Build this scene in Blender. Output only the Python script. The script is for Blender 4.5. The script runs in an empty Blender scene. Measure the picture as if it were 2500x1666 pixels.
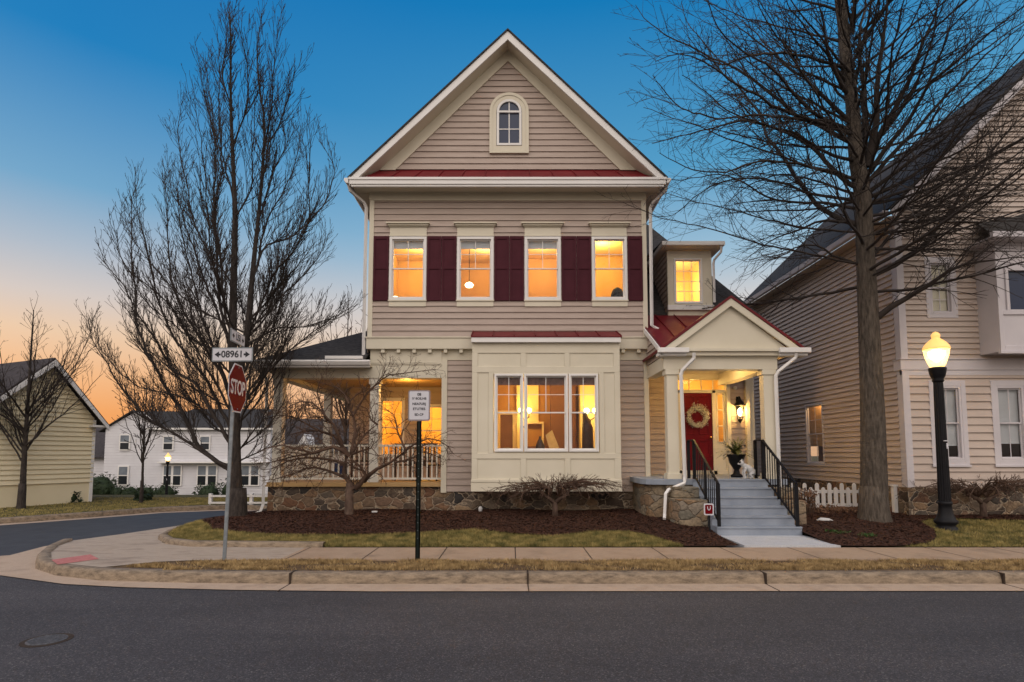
import bpy, bmesh, math, random
from mathutils import Vector, Matrix
R = math.radians
random.seed(11)
# ------------------------------------------------------------------ camera
cam_d = bpy.data.cameras.new('camera'); cam = bpy.data.objects.new('camera', cam_d)
bpy.context.scene.collection.objects.link(cam); bpy.context.scene.camera = cam
cam.location = (0, 0, 1.8); cam.rotation_euler = (R(90 + 4.3), 0, 0)
cam_d.sensor_width = 36; cam_d.lens = 20; cam_d.shift_y = 0.06916; cam_d.clip_end = 3000; cam_d.clip_start = .05
# ------------------------------------------------------------------ sky
SUN_EL, SUN_ROT = R(1.5), R(-62)        # the sun has just gone down behind the houses on the left
sc = bpy.context.scene
w = bpy.data.worlds.new('World'); sc.world = w; w.use_nodes = True
nt = w.node_tree; N = nt.nodes; LK = nt.links
for n in list(N): N.remove(n)
def nd(nt, t, **k):
    n = nt.nodes.new(t)
    for a, b in k.items(): setattr(n, a, b)
    return n
def ramp(n, stops):
    e = n.color_ramp.elements
    while len(e) > 1: e.remove(e[-1])
    e[0].position = stops[0][0]; e[0].color = (*stops[0][1], 1)
    for p, c in stops[1:]:
        x = e.new(p); x.color = (*c, 1)
wo = nd(nt, 'ShaderNodeOutputWorld'); bg = nd(nt, 'ShaderNodeBackground')
sky = nd(nt, 'ShaderNodeTexSky', sky_type='NISHITA', sun_disc=False, sun_elevation=SUN_EL, sun_rotation=SUN_ROT)
geo = nd(nt, 'ShaderNodeTexCoord'); sep = nd(nt, 'ShaderNodeSeparateXYZ')
LK.new(geo.outputs['Generated'], sep.inputs[0])
def grad(stops):
    r = nd(nt, 'ShaderNodeValToRGB'); ramp(r, stops); LK.new(sep.outputs['Z'], r.inputs[0]); return r
# twilight arch toward the glow (left), cooler away from it (right)
gl = grad([(0, (.78, .28, .09)), (.06, (.80, .33, .12)), (.11, (.83, .44, .22)), (.17, (.78, .55, .38)), (.22, (.62, .55, .52)), (.28, (.40, .47, .56)), (.36, (.15, .36, .57)), (.52, (.001, .195, .49)), (.7, (.0, .14, .43)), (1, (.002, .09, .34))])
gr = grad([(0, (.80, .47, .26)), (.10, (.80, .53, .36)), (.18, (.76, .60, .48)), (.25, (.62, .60, .60)), (.32, (.33, .50, .64)), (.45, (.080, .325, .56)), (.64, (.001, .185, .47)), (1, (.002, .09, .34))])
# the sky behind the camera: the pale pink band opposite the sunset
gb = grad([(0, (.62, .50, .44)), (.15, (.95, .80, .70)), (.42, (1.92, 1.68, 1.52)), (.8, (2.4, 2.17, 2.02)), (.93, (.8, .85, .95)), (1, (.3, .4, .6))])
def mathn(op, a, b=None, clamp=False):
    m = nd(nt, 'ShaderNodeMath', operation=op, use_clamp=clamp)
    for i, v in enumerate((a, b)):
        if v is None: continue
        if isinstance(v, (int, float)): m.inputs[i].default_value = v
        else: LK.new(v, m.inputs[i])
    return m.outputs[0]
az = mathn('ADD', mathn('MULTIPLY', sep.outputs['X'], 1.9), 1.0, True)
fb = mathn('ADD', mathn('MULTIPLY', sep.outputs['Y'], -2.6), .35, True)
def mix(f, a, b):
    m = nd(nt, 'ShaderNodeMix', data_type='RGBA'); LK.new(f, m.inputs[0]) if not isinstance(f, float) else setattr(m.inputs[0], 'default_value', f)
    LK.new(a, m.inputs[6]); LK.new(b, m.inputs[7]); return m.outputs[2]
c = mix(fb, mix(az, gl.outputs[0], gr.outputs[0]), gb.outputs[0])
sm = nd(nt, 'ShaderNodeVectorMath', operation='SCALE'); sm.inputs[3].default_value = .02; LK.new(sky.outputs[0], sm.inputs[0])
ad = nd(nt, 'ShaderNodeVectorMath', operation='ADD'); LK.new(c, ad.inputs[0]); LK.new(sm.outputs[0], ad.inputs[1])
LK.new(ad.outputs[0], bg.inputs[0]); bg.inputs[1].default_value = 1.0
LK.new(bg.outputs[0], wo.inputs[0])
sc.view_settings.view_transform = 'Standard'; sc.view_settings.look = 'None'
sc.view_settings.exposure = 0; sc.view_settings.gamma = 1
sc.cycles.max_bounces = 8; sc.cycles.transparent_max_bounces = 12
sl = bpy.data.lights.new('sun', 'SUN'); sl.energy = .25; sl.angle = R(25); sl.color = (1, .62, .38)
so = bpy.data.objects.new('sun', sl); sc.collection.objects.link(so)
sd = Vector((math.sin(SUN_ROT) , math.cos(SUN_ROT), math.tan(R(6))))
so.rotation_euler = sd.to_track_quat('Z', 'Y').to_euler()

# ------------------------------------------------------------------ materials
def newmat(name):
    m = bpy.data.materials.new(name); m.use_nodes = True
    return m, m.node_tree, m.node_tree.nodes['Principled BSDF']
def noise(t, scale, detail=4, vec=None, rough=.55, dist=0):
    n = nd(t, 'ShaderNodeTexNoise'); n.inputs['Scale'].default_value = scale; n.inputs['Detail'].default_value = detail
    n.inputs['Roughness'].default_value = rough; n.inputs['Distortion'].default_value = dist
    if vec is not None: t.links.new(vec, n.inputs['Vector'])
    return n
def obj_co(t, scale=(1, 1, 1)):
    g = nd(t, 'ShaderNodeNewGeometry'); mp = nd(t, 'ShaderNodeMapping'); mp.inputs['Scale'].default_value = scale
    t.links.new(g.outputs['Position'], mp.inputs[0]); return mp.outputs[0]
def bump(t, b, h, strength=.3, dist=.01):
    bn = nd(t, 'ShaderNodeBump'); bn.inputs['Strength'].default_value = strength; bn.inputs['Distance'].default_value = dist
    t.links.new(h, bn.inputs['Height']); t.links.new(bn.outputs[0], b.inputs['Normal'])
def mottled(name, c1, c2, scale=3, rough=.6, bs=0, bscale=60, bdist=.004, stretch=(1, 1, 1), metal=0, spec=.3, c3=None, detail=5, lo=.3, hi=.7):
    m, t, b = newmat(name); co = obj_co(t, stretch)
    n = noise(t, scale, detail, co); r = nd(t, 'ShaderNodeValToRGB')
    st = [(lo, c1), (hi, c2)] + ([(min(1, hi + .12), c3)] if c3 else [])
    ramp(r, st); t.links.new(n.outputs[0], r.inputs[0]); t.links.new(r.outputs[0], b.inputs['Base Color'])
    b.inputs['Roughness'].default_value = rough; b.inputs['Metallic'].default_value = metal; b.inputs['Specular IOR Level'].default_value = spec
    if bs:
        n2 = noise(t, bscale, 3, co); bump(t, b, n2.outputs[0], bs, bdist)
    return m
def emis(name, col, s):
    m, t, b = newmat(name); b.inputs['Base Color'].default_value = (*col, 1)
    b.inputs['Emission Color'].default_value = (*col, 1); b.inputs['Emission Strength'].default_value = s; return m
M = {}
M['siding'] = mottled('taupe_siding', (.375, .302, .258), (.445, .368, .320), 1.6, .62, .25, 22, .003, (1, 1, 9))
M['cream'] = mottled('cream_trim', (.60, .555, .44), (.65, .605, .49), 1.3, .55, .08, 40, .002)
M['white'] = mottled('white_vinyl', (.70, .69, .67), (.76, .75, .735), 2, .45)
M['ivory'] = mottled('ivory_porch_paint', (.66, .62, .53), (.72, .68, .59), 2, .5)
M['shutter'] = mottled('maroon_shutter', (.054, .011, .018), (.070, .015, .024), 5, .6, spec=.12)
M['redmetal'] = mottled('red_standing_seam', (.115, .008, .012), (.15, .012, .017), 2, .42, spec=.2)
M['gray_paint'] = mottled('grey_stair_paint', (.20, .232, .285), (.28, .315, .37), 2.5, .6, .3, 80, .003)
M['iron'] = mottled('black_iron', (.007, .007, .009), (.012, .012, .014), 8, .45, spec=.15)
M['galv'] = mottled('galvanised_steel', (.16, .18, .20), (.27, .30, .32), 14, .45, metal=.3)
M['greenpost'] = mottled('dark_green_post', (.006, .010, .009), (.012, .017, .015), 14, .5, spec=.15)
M['door'] = mottled('red_door', (.105, .002, .006), (.14, .003, .008), 3, .4, spec=.15)
M['brass'] = mottled('brass', (.5, .3, .1), (.6, .38, .14), 8, .25, metal=.9)
M['slate'] = mottled('dark_shingle', (.020, .019, .019), (.060, .056, .054), 9, .95, .5, 60, .01, (1, 1, 3))
M['slate_warm'] = mottled('brown_shingle', (.03, .026, .026), (.07, .06, .06), 9, .9, .5, 60, .01)
M['tan_siding'] = mottled('tan_siding', (.70, .62, .42), (.76, .68, .48), 1, .6)
M['white_siding'] = mottled('white_siding', (.56, .56, .59), (.63, .63, .66), 1, .6)
M['beige_siding'] = mottled('beige_vinyl_siding', (.44, .365, .315), (.50, .42, .365), 1.3, .55)
M['lilac'] = mottled('pale_vinyl_trim', (.50, .475, .50), (.58, .55, .57), 1.3, .5)
M['bark'] = mottled('dark_bark', (.026, .021, .019), (.070, .057, .049), 7, .95, 1.0, 18, .04, (3, 3, .8))
M['bark_oak'] = mottled('oak_bark', (.042, .034, .027), (.13, .107, .085), 10, .95, 1.0, 14, .06, (2.2, 2.2, .45))
M['twig'] = mottled('twig', (.024, .019, .017), (.050, .040, .035), 4, .95)
M['twig_brown'] = mottled('brown_twig', (.058, .034, .024), (.115, .070, .048), 4, .9)
M['maple_bark'] = mottled('maple_bark', (.055, .034, .025), (.13, .086, .064), 9, .85, .8, 24, .02, (2, 2, 1))
M['shrub_leaf'] = mottled('evergreen_leaf', (.010, .020, .008), (.03, .05, .018), 6, .7)
M['fern'] = mottled('fern_leaf', (.05, .07, .015), (.14, .15, .05), 14, .6)
M['dried'] = mottled('dried_flower', (.10, .05, .03), (.26, .15, .09), 20, .9)
M['soil'] = mottled('soil', (.03, .018, .012), (.06, .03, .02), 10, .95)
M['mulch'] = mottled('mulch', (.018, .008, .005), (.070, .027, .015), 30, .95, 1.0, 55, .04, c3=(.15, .06, .03), detail=8, lo=.35, hi=.66)
M['chip'] = mottled('mulch_chip', (.018, .007, .0045), (.095, .038, .021), 40, .9, c3=(.26, .13, .08))
M['lawn'] = mottled('winter_lawn', (.045, .040, .012), (.12, .095, .032), 5, .95, .8, 70, .03, detail=8)
M['grass1'] = mottled('grass_blade', (.045, .055, .012), (.40, .31, .11), 4, .8, detail=8)
M['grass2'] = mottled('dry_grass_blade', (.12, .07, .028), (.52, .37, .17), 6, .8, detail=8)
M['dirt'] = mottled('dry_verge', (.05, .028, .015), (.15, .095, .045), 9, .95, .8, 60, .02, detail=8)
def asphalt():
    m, t, b = newmat('asphalt'); co = obj_co(t)
    v = nd(t, 'ShaderNodeTexVoronoi'); v.inputs['Scale'].default_value = 95; t.links.new(co, v.inputs['Vector'])
    r = nd(t, 'ShaderNodeValToRGB'); ramp(r, [(0, (.024, .023, .027)), (.55, (.043, .042, .047)), (.93, (.078, .075, .080)), (.97, (.15, .145, .14))])
    w_ = nd(t, 'ShaderNodeSeparateColor'); t.links.new(v.outputs['Color'], w_.inputs[0]); t.links.new(w_.outputs[0], r.inputs[0])
    n = noise(t, 1.1, 6, obj_co(t, (.22, 1, 1)), .62); r2 = nd(t, 'ShaderNodeValToRGB'); ramp(r2, [(.32, (.66, .66, .69)), (.52, (.88, .87, .88)), (.7, (1.12, 1.08, 1.06))]); t.links.new(n.outputs[0], r2.inputs[0])
    mx = nd(t, 'ShaderNodeMix', data_type='RGBA', blend_type='MULTIPLY'); mx.inputs[0].default_value = 1
    t.links.new(r.outputs[0], mx.inputs[6]); t.links.new(r2.outputs[0], mx.inputs[7]); t.links.new(mx.outputs[2], b.inputs['Base Color'])
    b.inputs['Roughness'].default_value = .82; n3 = noise(t, 130, 3, co); bump(t, b, n3.outputs[0], .55, .008); return m
M['asphalt'] = asphalt()
M['asphalt_side'] = mottled('smooth_asphalt', (.036, .038, .044), (.054, .057, .064), 2.5, .72, .4, 120, .004)
def concrete(name, c1, c2, stain, sc_=3.5, lo=.52, st=(1, 1, 1)):
    m, t, b = newmat(name); co = obj_co(t, st)
    n = noise(t, sc_, 8, co, .68); r = nd(t, 'ShaderNodeValToRGB'); ramp(r, [(.3, c1), (lo, c2), (lo + .16, stain)]); t.links.new(n.outputs[0], r.inputs[0])
    n2 = noise(t, 90, 4, co); r2 = nd(t, 'ShaderNodeValToRGB'); ramp(r2, [(.3, (.78, .78, .78)), (.7, (1.12, 1.12, 1.12))]); t.links.new(n2.outputs[0], r2.inputs[0])
    mx = nd(t, 'ShaderNodeMix', data_type='RGBA', blend_type='MULTIPLY'); mx.inputs[0].default_value = 1
    t.links.new(r.outputs[0], mx.inputs[6]); t.links.new(r2.outputs[0], mx.inputs[7]); t.links.new(mx.outputs[2], b.inputs['Base Color'])
    b.inputs['Roughness'].default_value = .85; bump(t, b, n2.outputs[0], .4, .006); return m
M['sidewalk'] = concrete('brown_concrete', (.29, .20, .13), (.375, .27, .185), (.26, .185, .125), 1.4)
M['apron'] = concrete('grey_concrete', (.30, .24, .18), (.40, .325, .255), (.25, .195, .15), 1.2, .5, (1, 2.5, 1))
M['kerb'] = concrete('kerb_concrete', (.33, .255, .175), (.23, .175, .12), (.10, .075, .052), 12.0, .50, (.45, 1, 1.5))
M['gutter'] = concrete('gutter_concrete', (.37, .27, .19), (.46, .345, .25), (.34, .25, .18), 1.6)
M['walk'] = concrete('pale_walk', (.40, .42, .45), (.46, .48, .51), (.38, .40, .43), 2)
M['pink'] = mottled('tactile_paint', (.42, .15, .15), (.56, .24, .23), 12, .7)
M['joint'] = mottled('joint_dirt', (.03, .02, .014), (.05, .035, .025), 10, .9)
def stone(name, scale, cols, mortar, mw=.035, st=(1, 1, 1.5)):
    m, t, b = newmat(name); co = obj_co(t, st)
    dn = noise(t, 3.4, 4, co); ad = nd(t, 'ShaderNodeMix', data_type='VECTOR'); ad.inputs[0].default_value = .22
    t.links.new(co, ad.inputs[4]); t.links.new(dn.outputs[1], ad.inputs[5])
    v = nd(t, 'ShaderNodeTexVoronoi'); v.inputs['Scale'].default_value = scale; t.links.new(ad.outputs[1], v.inputs['Vector'])
    e = nd(t, 'ShaderNodeTexVoronoi', feature='DISTANCE_TO_EDGE'); e.inputs['Scale'].default_value = scale; t.links.new(ad.outputs[1], e.inputs['Vector'])
    s_ = nd(t, 'ShaderNodeSeparateColor'); t.links.new(v.outputs['Color'], s_.inputs[0])
    r = nd(t, 'ShaderNodeValToRGB'); ramp(r, [(i / (len(cols) - 1), c) for i, c in enumerate(cols)]); t.links.new(s_.outputs[0], r.inputs[0])
    n = noise(t, 14, 6, co, .7); r2 = nd(t, 'ShaderNodeValToRGB'); ramp(r2, [(.3, (.5, .5, .5)), (.7, (1.35, 1.3, 1.25))]); t.links.new(n.outputs[0], r2.inputs[0])
    mx = nd(t, 'ShaderNodeMix', data_type='RGBA', blend_type='MULTIPLY'); mx.inputs[0].default_value = 1
    t.links.new(r.outputs[0], mx.inputs[6]); t.links.new(r2.outputs[0], mx.inputs[7])
    er = nd(t, 'ShaderNodeValToRGB'); ramp(er, [(mw * .5, (0, 0, 0)), (mw * 1.3, (1, 1, 1))]); t.links.new(e.outputs['Distance'], er.inputs[0])
    m2 = nd(t, 'ShaderNodeMix', data_type='RGBA'); t.links.new(er.outputs[0], m2.inputs[0]); m2.inputs[6].default_value = (*mortar, 1); t.links.new(mx.outputs[2], m2.inputs[7])
    t.links.new(m2.outputs[2], b.inputs['Base Color']); b.inputs['Roughness'].default_value = .9
    hr = nd(t, 'ShaderNodeValToRGB'); ramp(hr, [(0, (0, 0, 0)), (mw * 3.5, (.75, .75, .75)), (.35, (1, 1, 1))]); t.links.new(e.outputs['Distance'], hr.inputs[0])
    ah = nd(t, 'ShaderNodeMath', operation='MULTIPLY_ADD'); t.links.new(n.outputs[0], ah.inputs[0]); ah.inputs[1].default_value = .3; t.links.new(hr.outputs[0], ah.inputs[2])
    bump(t, b, ah.outputs[0], .9, .035); return m
M['stone'] = stone('fieldstone', 4.3, [(.045, .034, .027), (.19, .13, .085), (.085, .072, .060), (.29, .205, .125), (.16, .080, .045), (.25, .20, .15), (.04, .037, .037), (.12, .09, .065)], (.40, .32, .23), .030)
M['stone_pale'] = stone('pale_fieldstone', 3.8, [(.16, .13, .09), (.26, .215, .15), (.20, .12, .06), (.24, .205, .16), (.15, .14, .11)], (.17, .14, .10), .02)
M['room'] = mottled('lit_room_wall', (.64, .43, .17), (.72, .50, .22), 1.5, .8)
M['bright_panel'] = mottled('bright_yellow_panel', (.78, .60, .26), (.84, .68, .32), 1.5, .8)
M['blind_reflection'] = mottled('brown_blind_tree_reflection', (.10, .055, .045), (.24, .13, .10), 9, .8)  # brown blind whose mottled colour paints in trees reflected in the glass
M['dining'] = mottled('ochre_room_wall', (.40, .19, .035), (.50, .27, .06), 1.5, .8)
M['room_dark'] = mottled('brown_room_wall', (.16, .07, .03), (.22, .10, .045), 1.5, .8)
M['ceil'] = mottled('room_ceiling', (.72, .54, .27), (.76, .58, .32), 1.5, .8)
M['woodfloor'] = mottled('wood_floor', (.12, .05, .02), (.2, .09, .04), 4, .5)
M['darkwood'] = mottled('dark_wood', (.02, .010, .006), (.05, .025, .014), 6, .4)
M['porchceil'] = mottled('porch_ceiling_boards', (.40, .26, .11), (.48, .32, .15), 2, .6, .5, 30, .004, (1, 8, 1))
M['porchwall'] = mottled('porch_wall_siding', (.36, .26, .15), (.42, .31, .19), 2, .6)
M['tan_cloth'] = mottled('pale_cloth', (.6, .5, .3), (.7, .6, .4), 8, .8)
M['blind'] = mottled('window_blind', (.50, .53, .55), (.58, .61, .63), 3, .7)
M['pale_blind'] = mottled('pale_yellow_blind', (.66, .62, .46), (.72, .68, .52), 3, .7)
M['signwhite'] = mottled('sign_white', (.52, .52, .56), (.58, .58, .62), 3, .4)
M['signblack'] = mottled('sign_black', (.012, .012, .018), (.02, .02, .026), 3, .5)
M['signred'] = mottled('sign_red', (.115, .0008, .004), (.14, .0012, .005), 3, .5, spec=.08)
M['signrim'] = mottled('sign_rim', (.20, .17, .18), (.28, .24, .25), 3, .5)
M['manhole'] = mottled('cast_iron_cover', (.05, .05, .055), (.13, .13, .135), 30, .6, .8, 60, .01)
M['petal'] = mottled('pale_wreath', (.40, .37, .28), (.85, .83, .74), 30, .7)
M['ceramic'] = mottled('pale_ceramic', (.42, .42, .42), (.6, .6, .6), 12, .4)
M['curtain'] = mottled('warm_curtain', (.42, .26, .12), (.55, .36, .18), 3, .8, stretch=(8, 8, 1))
M['glow'] = emis('lamp_glow', (1, .80, .42), 9)
M['glow_white'] = emis('lamp_glow_white', (1, .78, .5), 6)
M['globe'] = emis('globe_glow', (1, .66, .24), 2.6)
M['globe_core'] = emis('globe_bulb', (1, .88, .6), 16)
M['screen'] = emis('lit_screen', (1, .85, .55), 3)
def glass(name, dark=None, fac=.10, tint=(1, 1, 1)):
    m = bpy.data.materials.new(name); m.use_nodes = True; t = m.node_tree
    for n in list(t.nodes): t.nodes.remove(n)
    o = nd(t, 'ShaderNodeOutputMaterial'); mx = nd(t, 'ShaderNodeMixShader'); g = nd(t, 'ShaderNodeBsdfGlossy')
    g.inputs['Roughness'].default_value = .03; g.inputs['Color'].default_value = (.9, .95, 1, 1)
    lw = nd(t, 'ShaderNodeLayerWeight'); lw.inputs[0].default_value = .25
    a = nd(t, 'ShaderNodeMath', operation='ADD', use_clamp=True); t.links.new(lw.outputs['Facing'], a.inputs[0]); a.inputs[1].default_value = fac
    ml = nd(t, 'ShaderNodeMath', operation='MULTIPLY'); t.links.new(lw.outputs['Fresnel'], ml.inputs[0]); ml.inputs[1].default_value = .22
    t.links.new(ml.outputs[0], a.inputs[0]); t.links.new(a.outputs[0], mx.inputs[0])
    if dark:
        d = nd(t, 'ShaderNodeBsdfDiffuse'); d.inputs[0].default_value = (*dark, 1)
    else:
        d = nd(t, 'ShaderNodeBsdfTransparent'); d.inputs[0].default_value = (*tint, 1)
    t.links.new(d.outputs[0], mx.inputs[1]); t.links.new(g.outputs[0], mx.inputs[2]); t.links.new(mx.outputs[0], o.inputs[0]); return m
M['glass'] = glass('window_glass', None, .01)
M['glass_dark'] = glass('dark_window_glass', (.014, .024, .060), .03)
M['glass_farpane'] = glass('far_window_glass', (.02, .023, .027), .02)
M['frost'] = glass('lantern_glass', None, .06)

# ------------------------------------------------------------------ mesh helpers
class MB:
    def __init__(s, O=(0, 0, 0), U=(1, 0, 0), W=(0, -1, 0)):
        s.v = []; s.f = []; s.O = Vector(O); s.U = Vector(U); s.W = Vector(W)
    def P(s, a, o, z):      # along the wall, out of the wall, up
        p = s.O + s.U * a + s.W * o; return (p.x, p.y, p.z + z)
    def face(s, pts):
        n = len(s.v); s.v += [tuple(p) for p in pts]; s.f.append(tuple(range(n, n + len(pts))))
    def quad(s, a, b, c, d): s.face([a, b, c, d])
    def box(s, x0, x1, y0, y1, z0, z1):
        n = len(s.v); s.v += [(x, y, z) for z in (z0, z1) for y in (y0, y1) for x in (x0, x1)]
        for q in ((0, 2, 3, 1), (4, 5, 7, 6), (0, 1, 5, 4), (2, 6, 7, 3), (0, 4, 6, 2), (1, 3, 7, 5)): s.f.append(tuple(n + i for i in q))
        return s
    def fb(s, a0, a1, o0, o1, z0, z1):      # box in the wall frame
        n = len(s.v); s.v += [s.P(a, o, z) for z in (z0, z1) for o in (o0, o1) for a in (a0, a1)]
        for q in ((0, 2, 3, 1), (4, 5, 7, 6), (0, 1, 5, 4), (2, 6, 7, 3), (0, 4, 6, 2), (1, 3, 7, 5)): s.f.append(tuple(n + i for i in q))
        return s
    def prism(s, poly, d):     # poly: 3-D points, d: extrusion vector
        n = len(s.v); k = len(poly); d = Vector(d)
        s.v += [tuple(p) for p in poly] + [tuple(Vector(p) + d) for p in poly]
        s.f.append(tuple(range(n, n + k))); s.f.append(tuple(range(n + 2 * k - 1, n + k - 1, -1)))
        for i in range(k): j = (i + 1) % k; s.f.append((n + i, n + k + i, n + k + j, n + j))
        return s
    def tube(s, pts, rad, k=8, cap=True):
        pts = [Vector(p) for p in pts]; n0 = len(s.v); m = len(pts)
        if not hasattr(rad, '__len__'): rad = [rad] * m
        t = (pts[1] - pts[0]).normalized(); u = t.cross(Vector((0, 0, 1)) if abs(t.z) < .9 else Vector((1, 0, 0))).normalized()
        for i in range(m):
            t = (pts[min(i + 1, m - 1)] - pts[max(i - 1, 0)])
            if t.length < 1e-9: t = Vector((0, 0, 1))
            t.normalize(); u = (u - t * u.dot(t))
            if u.length < 1e-6: u = t.orthogonal()
            u.normalize(); v = t.cross(u); r = rad[i]; p = pts[i]
            for j in range(k):
                a = 2 * math.pi * j / k; q = p + u * (r * math.cos(a)) + v * (r * math.sin(a)); s.v.append((q.x, q.y, q.z))
        for i in range(m - 1):
            b = n0 + i * k
            for j in range(k): l = (j + 1) % k; s.f.append((b + j, b + l, b + k + l, b + k + j))
        if cap:
            s.f.append(tuple(range(n0 + k - 1, n0 - 1, -1))); s.f.append(tuple(range(n0 + (m - 1) * k, n0 + m * k)))
        return s
    def lathe(s, c, prof, k=20):      # prof: (radius, z)
        n0 = len(s.v); m = len(prof)
        for r, z in prof:
            for j in range(k): a = 2 * math.pi * j / k; s.v.append((c[0] + r * math.cos(a), c[1] + r * math.sin(a), c[2] + z))
        for i in range(m - 1):
            b = n0 + i * k
            for j in range(k): l = (j + 1) % k; s.f.append((b + j, b + l, b + k + l, b + k + j))
        s.f.append(tuple(range(n0 + k - 1, n0 - 1, -1))); s.f.append(tuple(range(n0 + (m - 1) * k, n0 + m * k)))
        return s
    def bar(s, p, q, w, h):           # rectangular bar from p to q
        p, q = Vector(p), Vector(q); t = (q - p).normalized(); u = t.cross(Vector((0, 0, 1)) if abs(t.z) < .95 else Vector((0, 1, 0))).normalized(); v = u.cross(t)
        n = len(s.v)
        for e in (p, q):
            for a, b in ((-1, -1), (1, -1), (1, 1), (-1, 1)): s.v.append(tuple(e + u * (a * w / 2) + v * (b * h / 2)))
        for f in ((0, 3, 2, 1), (4, 5, 6, 7), (0, 1, 5, 4), (1, 2, 6, 5), (2, 3, 7, 6), (3, 0, 4, 7)): s.f.append(tuple(n + i for i in f))
        return s
    def build(s, name, mat, parent=None, smooth=False, bev=0, kind=None):
        me = bpy.data.meshes.new(name); o = Vector((0, 0, 0)); r = parent
        while r is not None: o += r.location; r = r.parent
        me.from_pydata([(x - o.x, y - o.y, z - o.z) for x, y, z in s.v], [], s.f); me.update()
        if bev or not smooth:
            b = bmesh.new(); b.from_mesh(me); bmesh.ops.recalc_face_normals(b, faces=b.faces) if len(s.f) < 6000 else None
            b.to_mesh(me); b.free()
        if smooth: me.polygons.foreach_set('use_smooth', [True] * len(me.polygons))
        me.materials.append(M[mat] if isinstance(mat, str) else mat)
        ob = bpy.data.objects.new(name, me); sc.collection.objects.link(ob)
        if parent is not None: ob.parent = parent
        if bev:
            md = ob.modifiers.new('bevel', 'BEVEL'); md.width = bev; md.segments = 2; md.limit_method = 'ANGLE'; md.angle_limit = R(40)
        if kind: ob['kind'] = kind
        return ob
def thing(name, label, cat, loc=(0, 0, 0), group=None):
    o = bpy.data.objects.new(name, None); sc.collection.objects.link(o); o.location = loc; o.empty_display_size = .2
    o['label'] = label; o['category'] = cat
    if group: o['group'] = group
    return o
def tag(o, label, cat, group=None):
    o['label'] = label; o['category'] = cat
    if group: o['group'] = group
    return o
def dup(root, loc, label, group=None, cat=None, scale=None, rz=None):
    r = root.copy(); sc.collection.objects.link(r); r.location = loc; r['label'] = label
    if scale: r.scale = (scale,) * 3
    if rz is not None: r.rotation_euler = (0, 0, rz)
    if group: r['group'] = group
    for ch in list(root.children):
        c_ = ch.copy(); sc.collection.objects.link(c_); c_.parent = r
        for g in list(ch.children):
            d = g.copy(); sc.collection.objects.link(d); d.parent = c_
    return r
def siding(m, z0, z1, course, rng, holes=(), lap=.026, top=None):
    """lap siding in frame m: rng(z)->(a0,a1); holes (a0,a1,z0,z1)"""
    zs = {round(z0, 4), round(z1, 4)}; k = 0
    while z0 + k * course < z1: zs.add(round(z0 + k * course, 4)); k += 1
    for h in holes:
        for z in h[2:]:
            if z0 < z < z1: zs.add(round(z, 4))
    zs = sorted(zs)
    def off(z, up):        # lap offset at height z (up: value just above z)
        f = ((z - z0) / course); fr = f - math.floor(f + 1e-6)
        if not up and fr < 1e-3: fr = 1
        return lap * (1 - fr)
    for za, zb in zip(zs, zs[1:]):
        if zb - za < 1e-3: continue
        oa, ob = off(za, True), off(zb, False)
        A0, A1 = rng(za); B0, B1 = rng(zb); zm = (za + zb) / 2
        cuts = sorted((h[0], h[1]) for h in holes if h[2] < zm < h[3])
        segs = []; l0, l1 = A0, B0
        for h0, h1 in cuts: segs.append((l0, l1, h0, h0)); l0 = l1 = h1
        segs.append((l0, l1, A1, B1))
        for a, b, c_, d in segs:
            if max(c_ - a, d - b) < .002: continue
            m.face([m.P(a, oa, za), m.P(c_, oa, za), m.P(d, ob, zb), m.P(b, ob, zb)])
            if oa > lap * .9: m.face([m.P(a, 0, za), m.P(c_, 0, za), m.P(c_, oa, za), m.P(a, oa, za)])
def const(a, b): return lambda z: (a, b)
def text(s, size, name, mat, parent, mtx, depth=.003, sx=1, align='CENTER'):
    cu = bpy.data.curves.new(name, 'FONT'); cu.body = s; cu.size = size; cu.align_x = align; cu.align_y = 'CENTER'; cu.extrude = depth; cu.offset = size * .02
    tmp = bpy.data.objects.new(name, cu); sc.collection.objects.link(tmp); bpy.context.view_layer.update()
    me = bpy.data.meshes.new_from_object(tmp.evaluated_get(bpy.context.evaluated_depsgraph_get())); bpy.data.objects.remove(tmp)
    o = Vector((0, 0, 0)); r = parent
    while r is not None: o += r.location; r = r.parent
    me.transform(Matrix.Translation(-o) @ mtx @ Matrix.Diagonal((sx, 1, 1, 1)))
    me.materials.clear(); me.materials.append(M[mat]); ob = bpy.data.objects.new(name, me); sc.collection.objects.link(ob); ob.parent = parent
    return ob
def frame_mtx(p, right, up):
    r_, u_ = Vector(right).normalized(), Vector(up).normalized(); n_ = r_.cross(u_)
    return Matrix(((r_.x, u_.x, n_.x, p[0]), (r_.y, u_.y, n_.y, p[1]), (r_.z, u_.z, n_.z, p[2]), (0, 0, 0, 1)))
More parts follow.
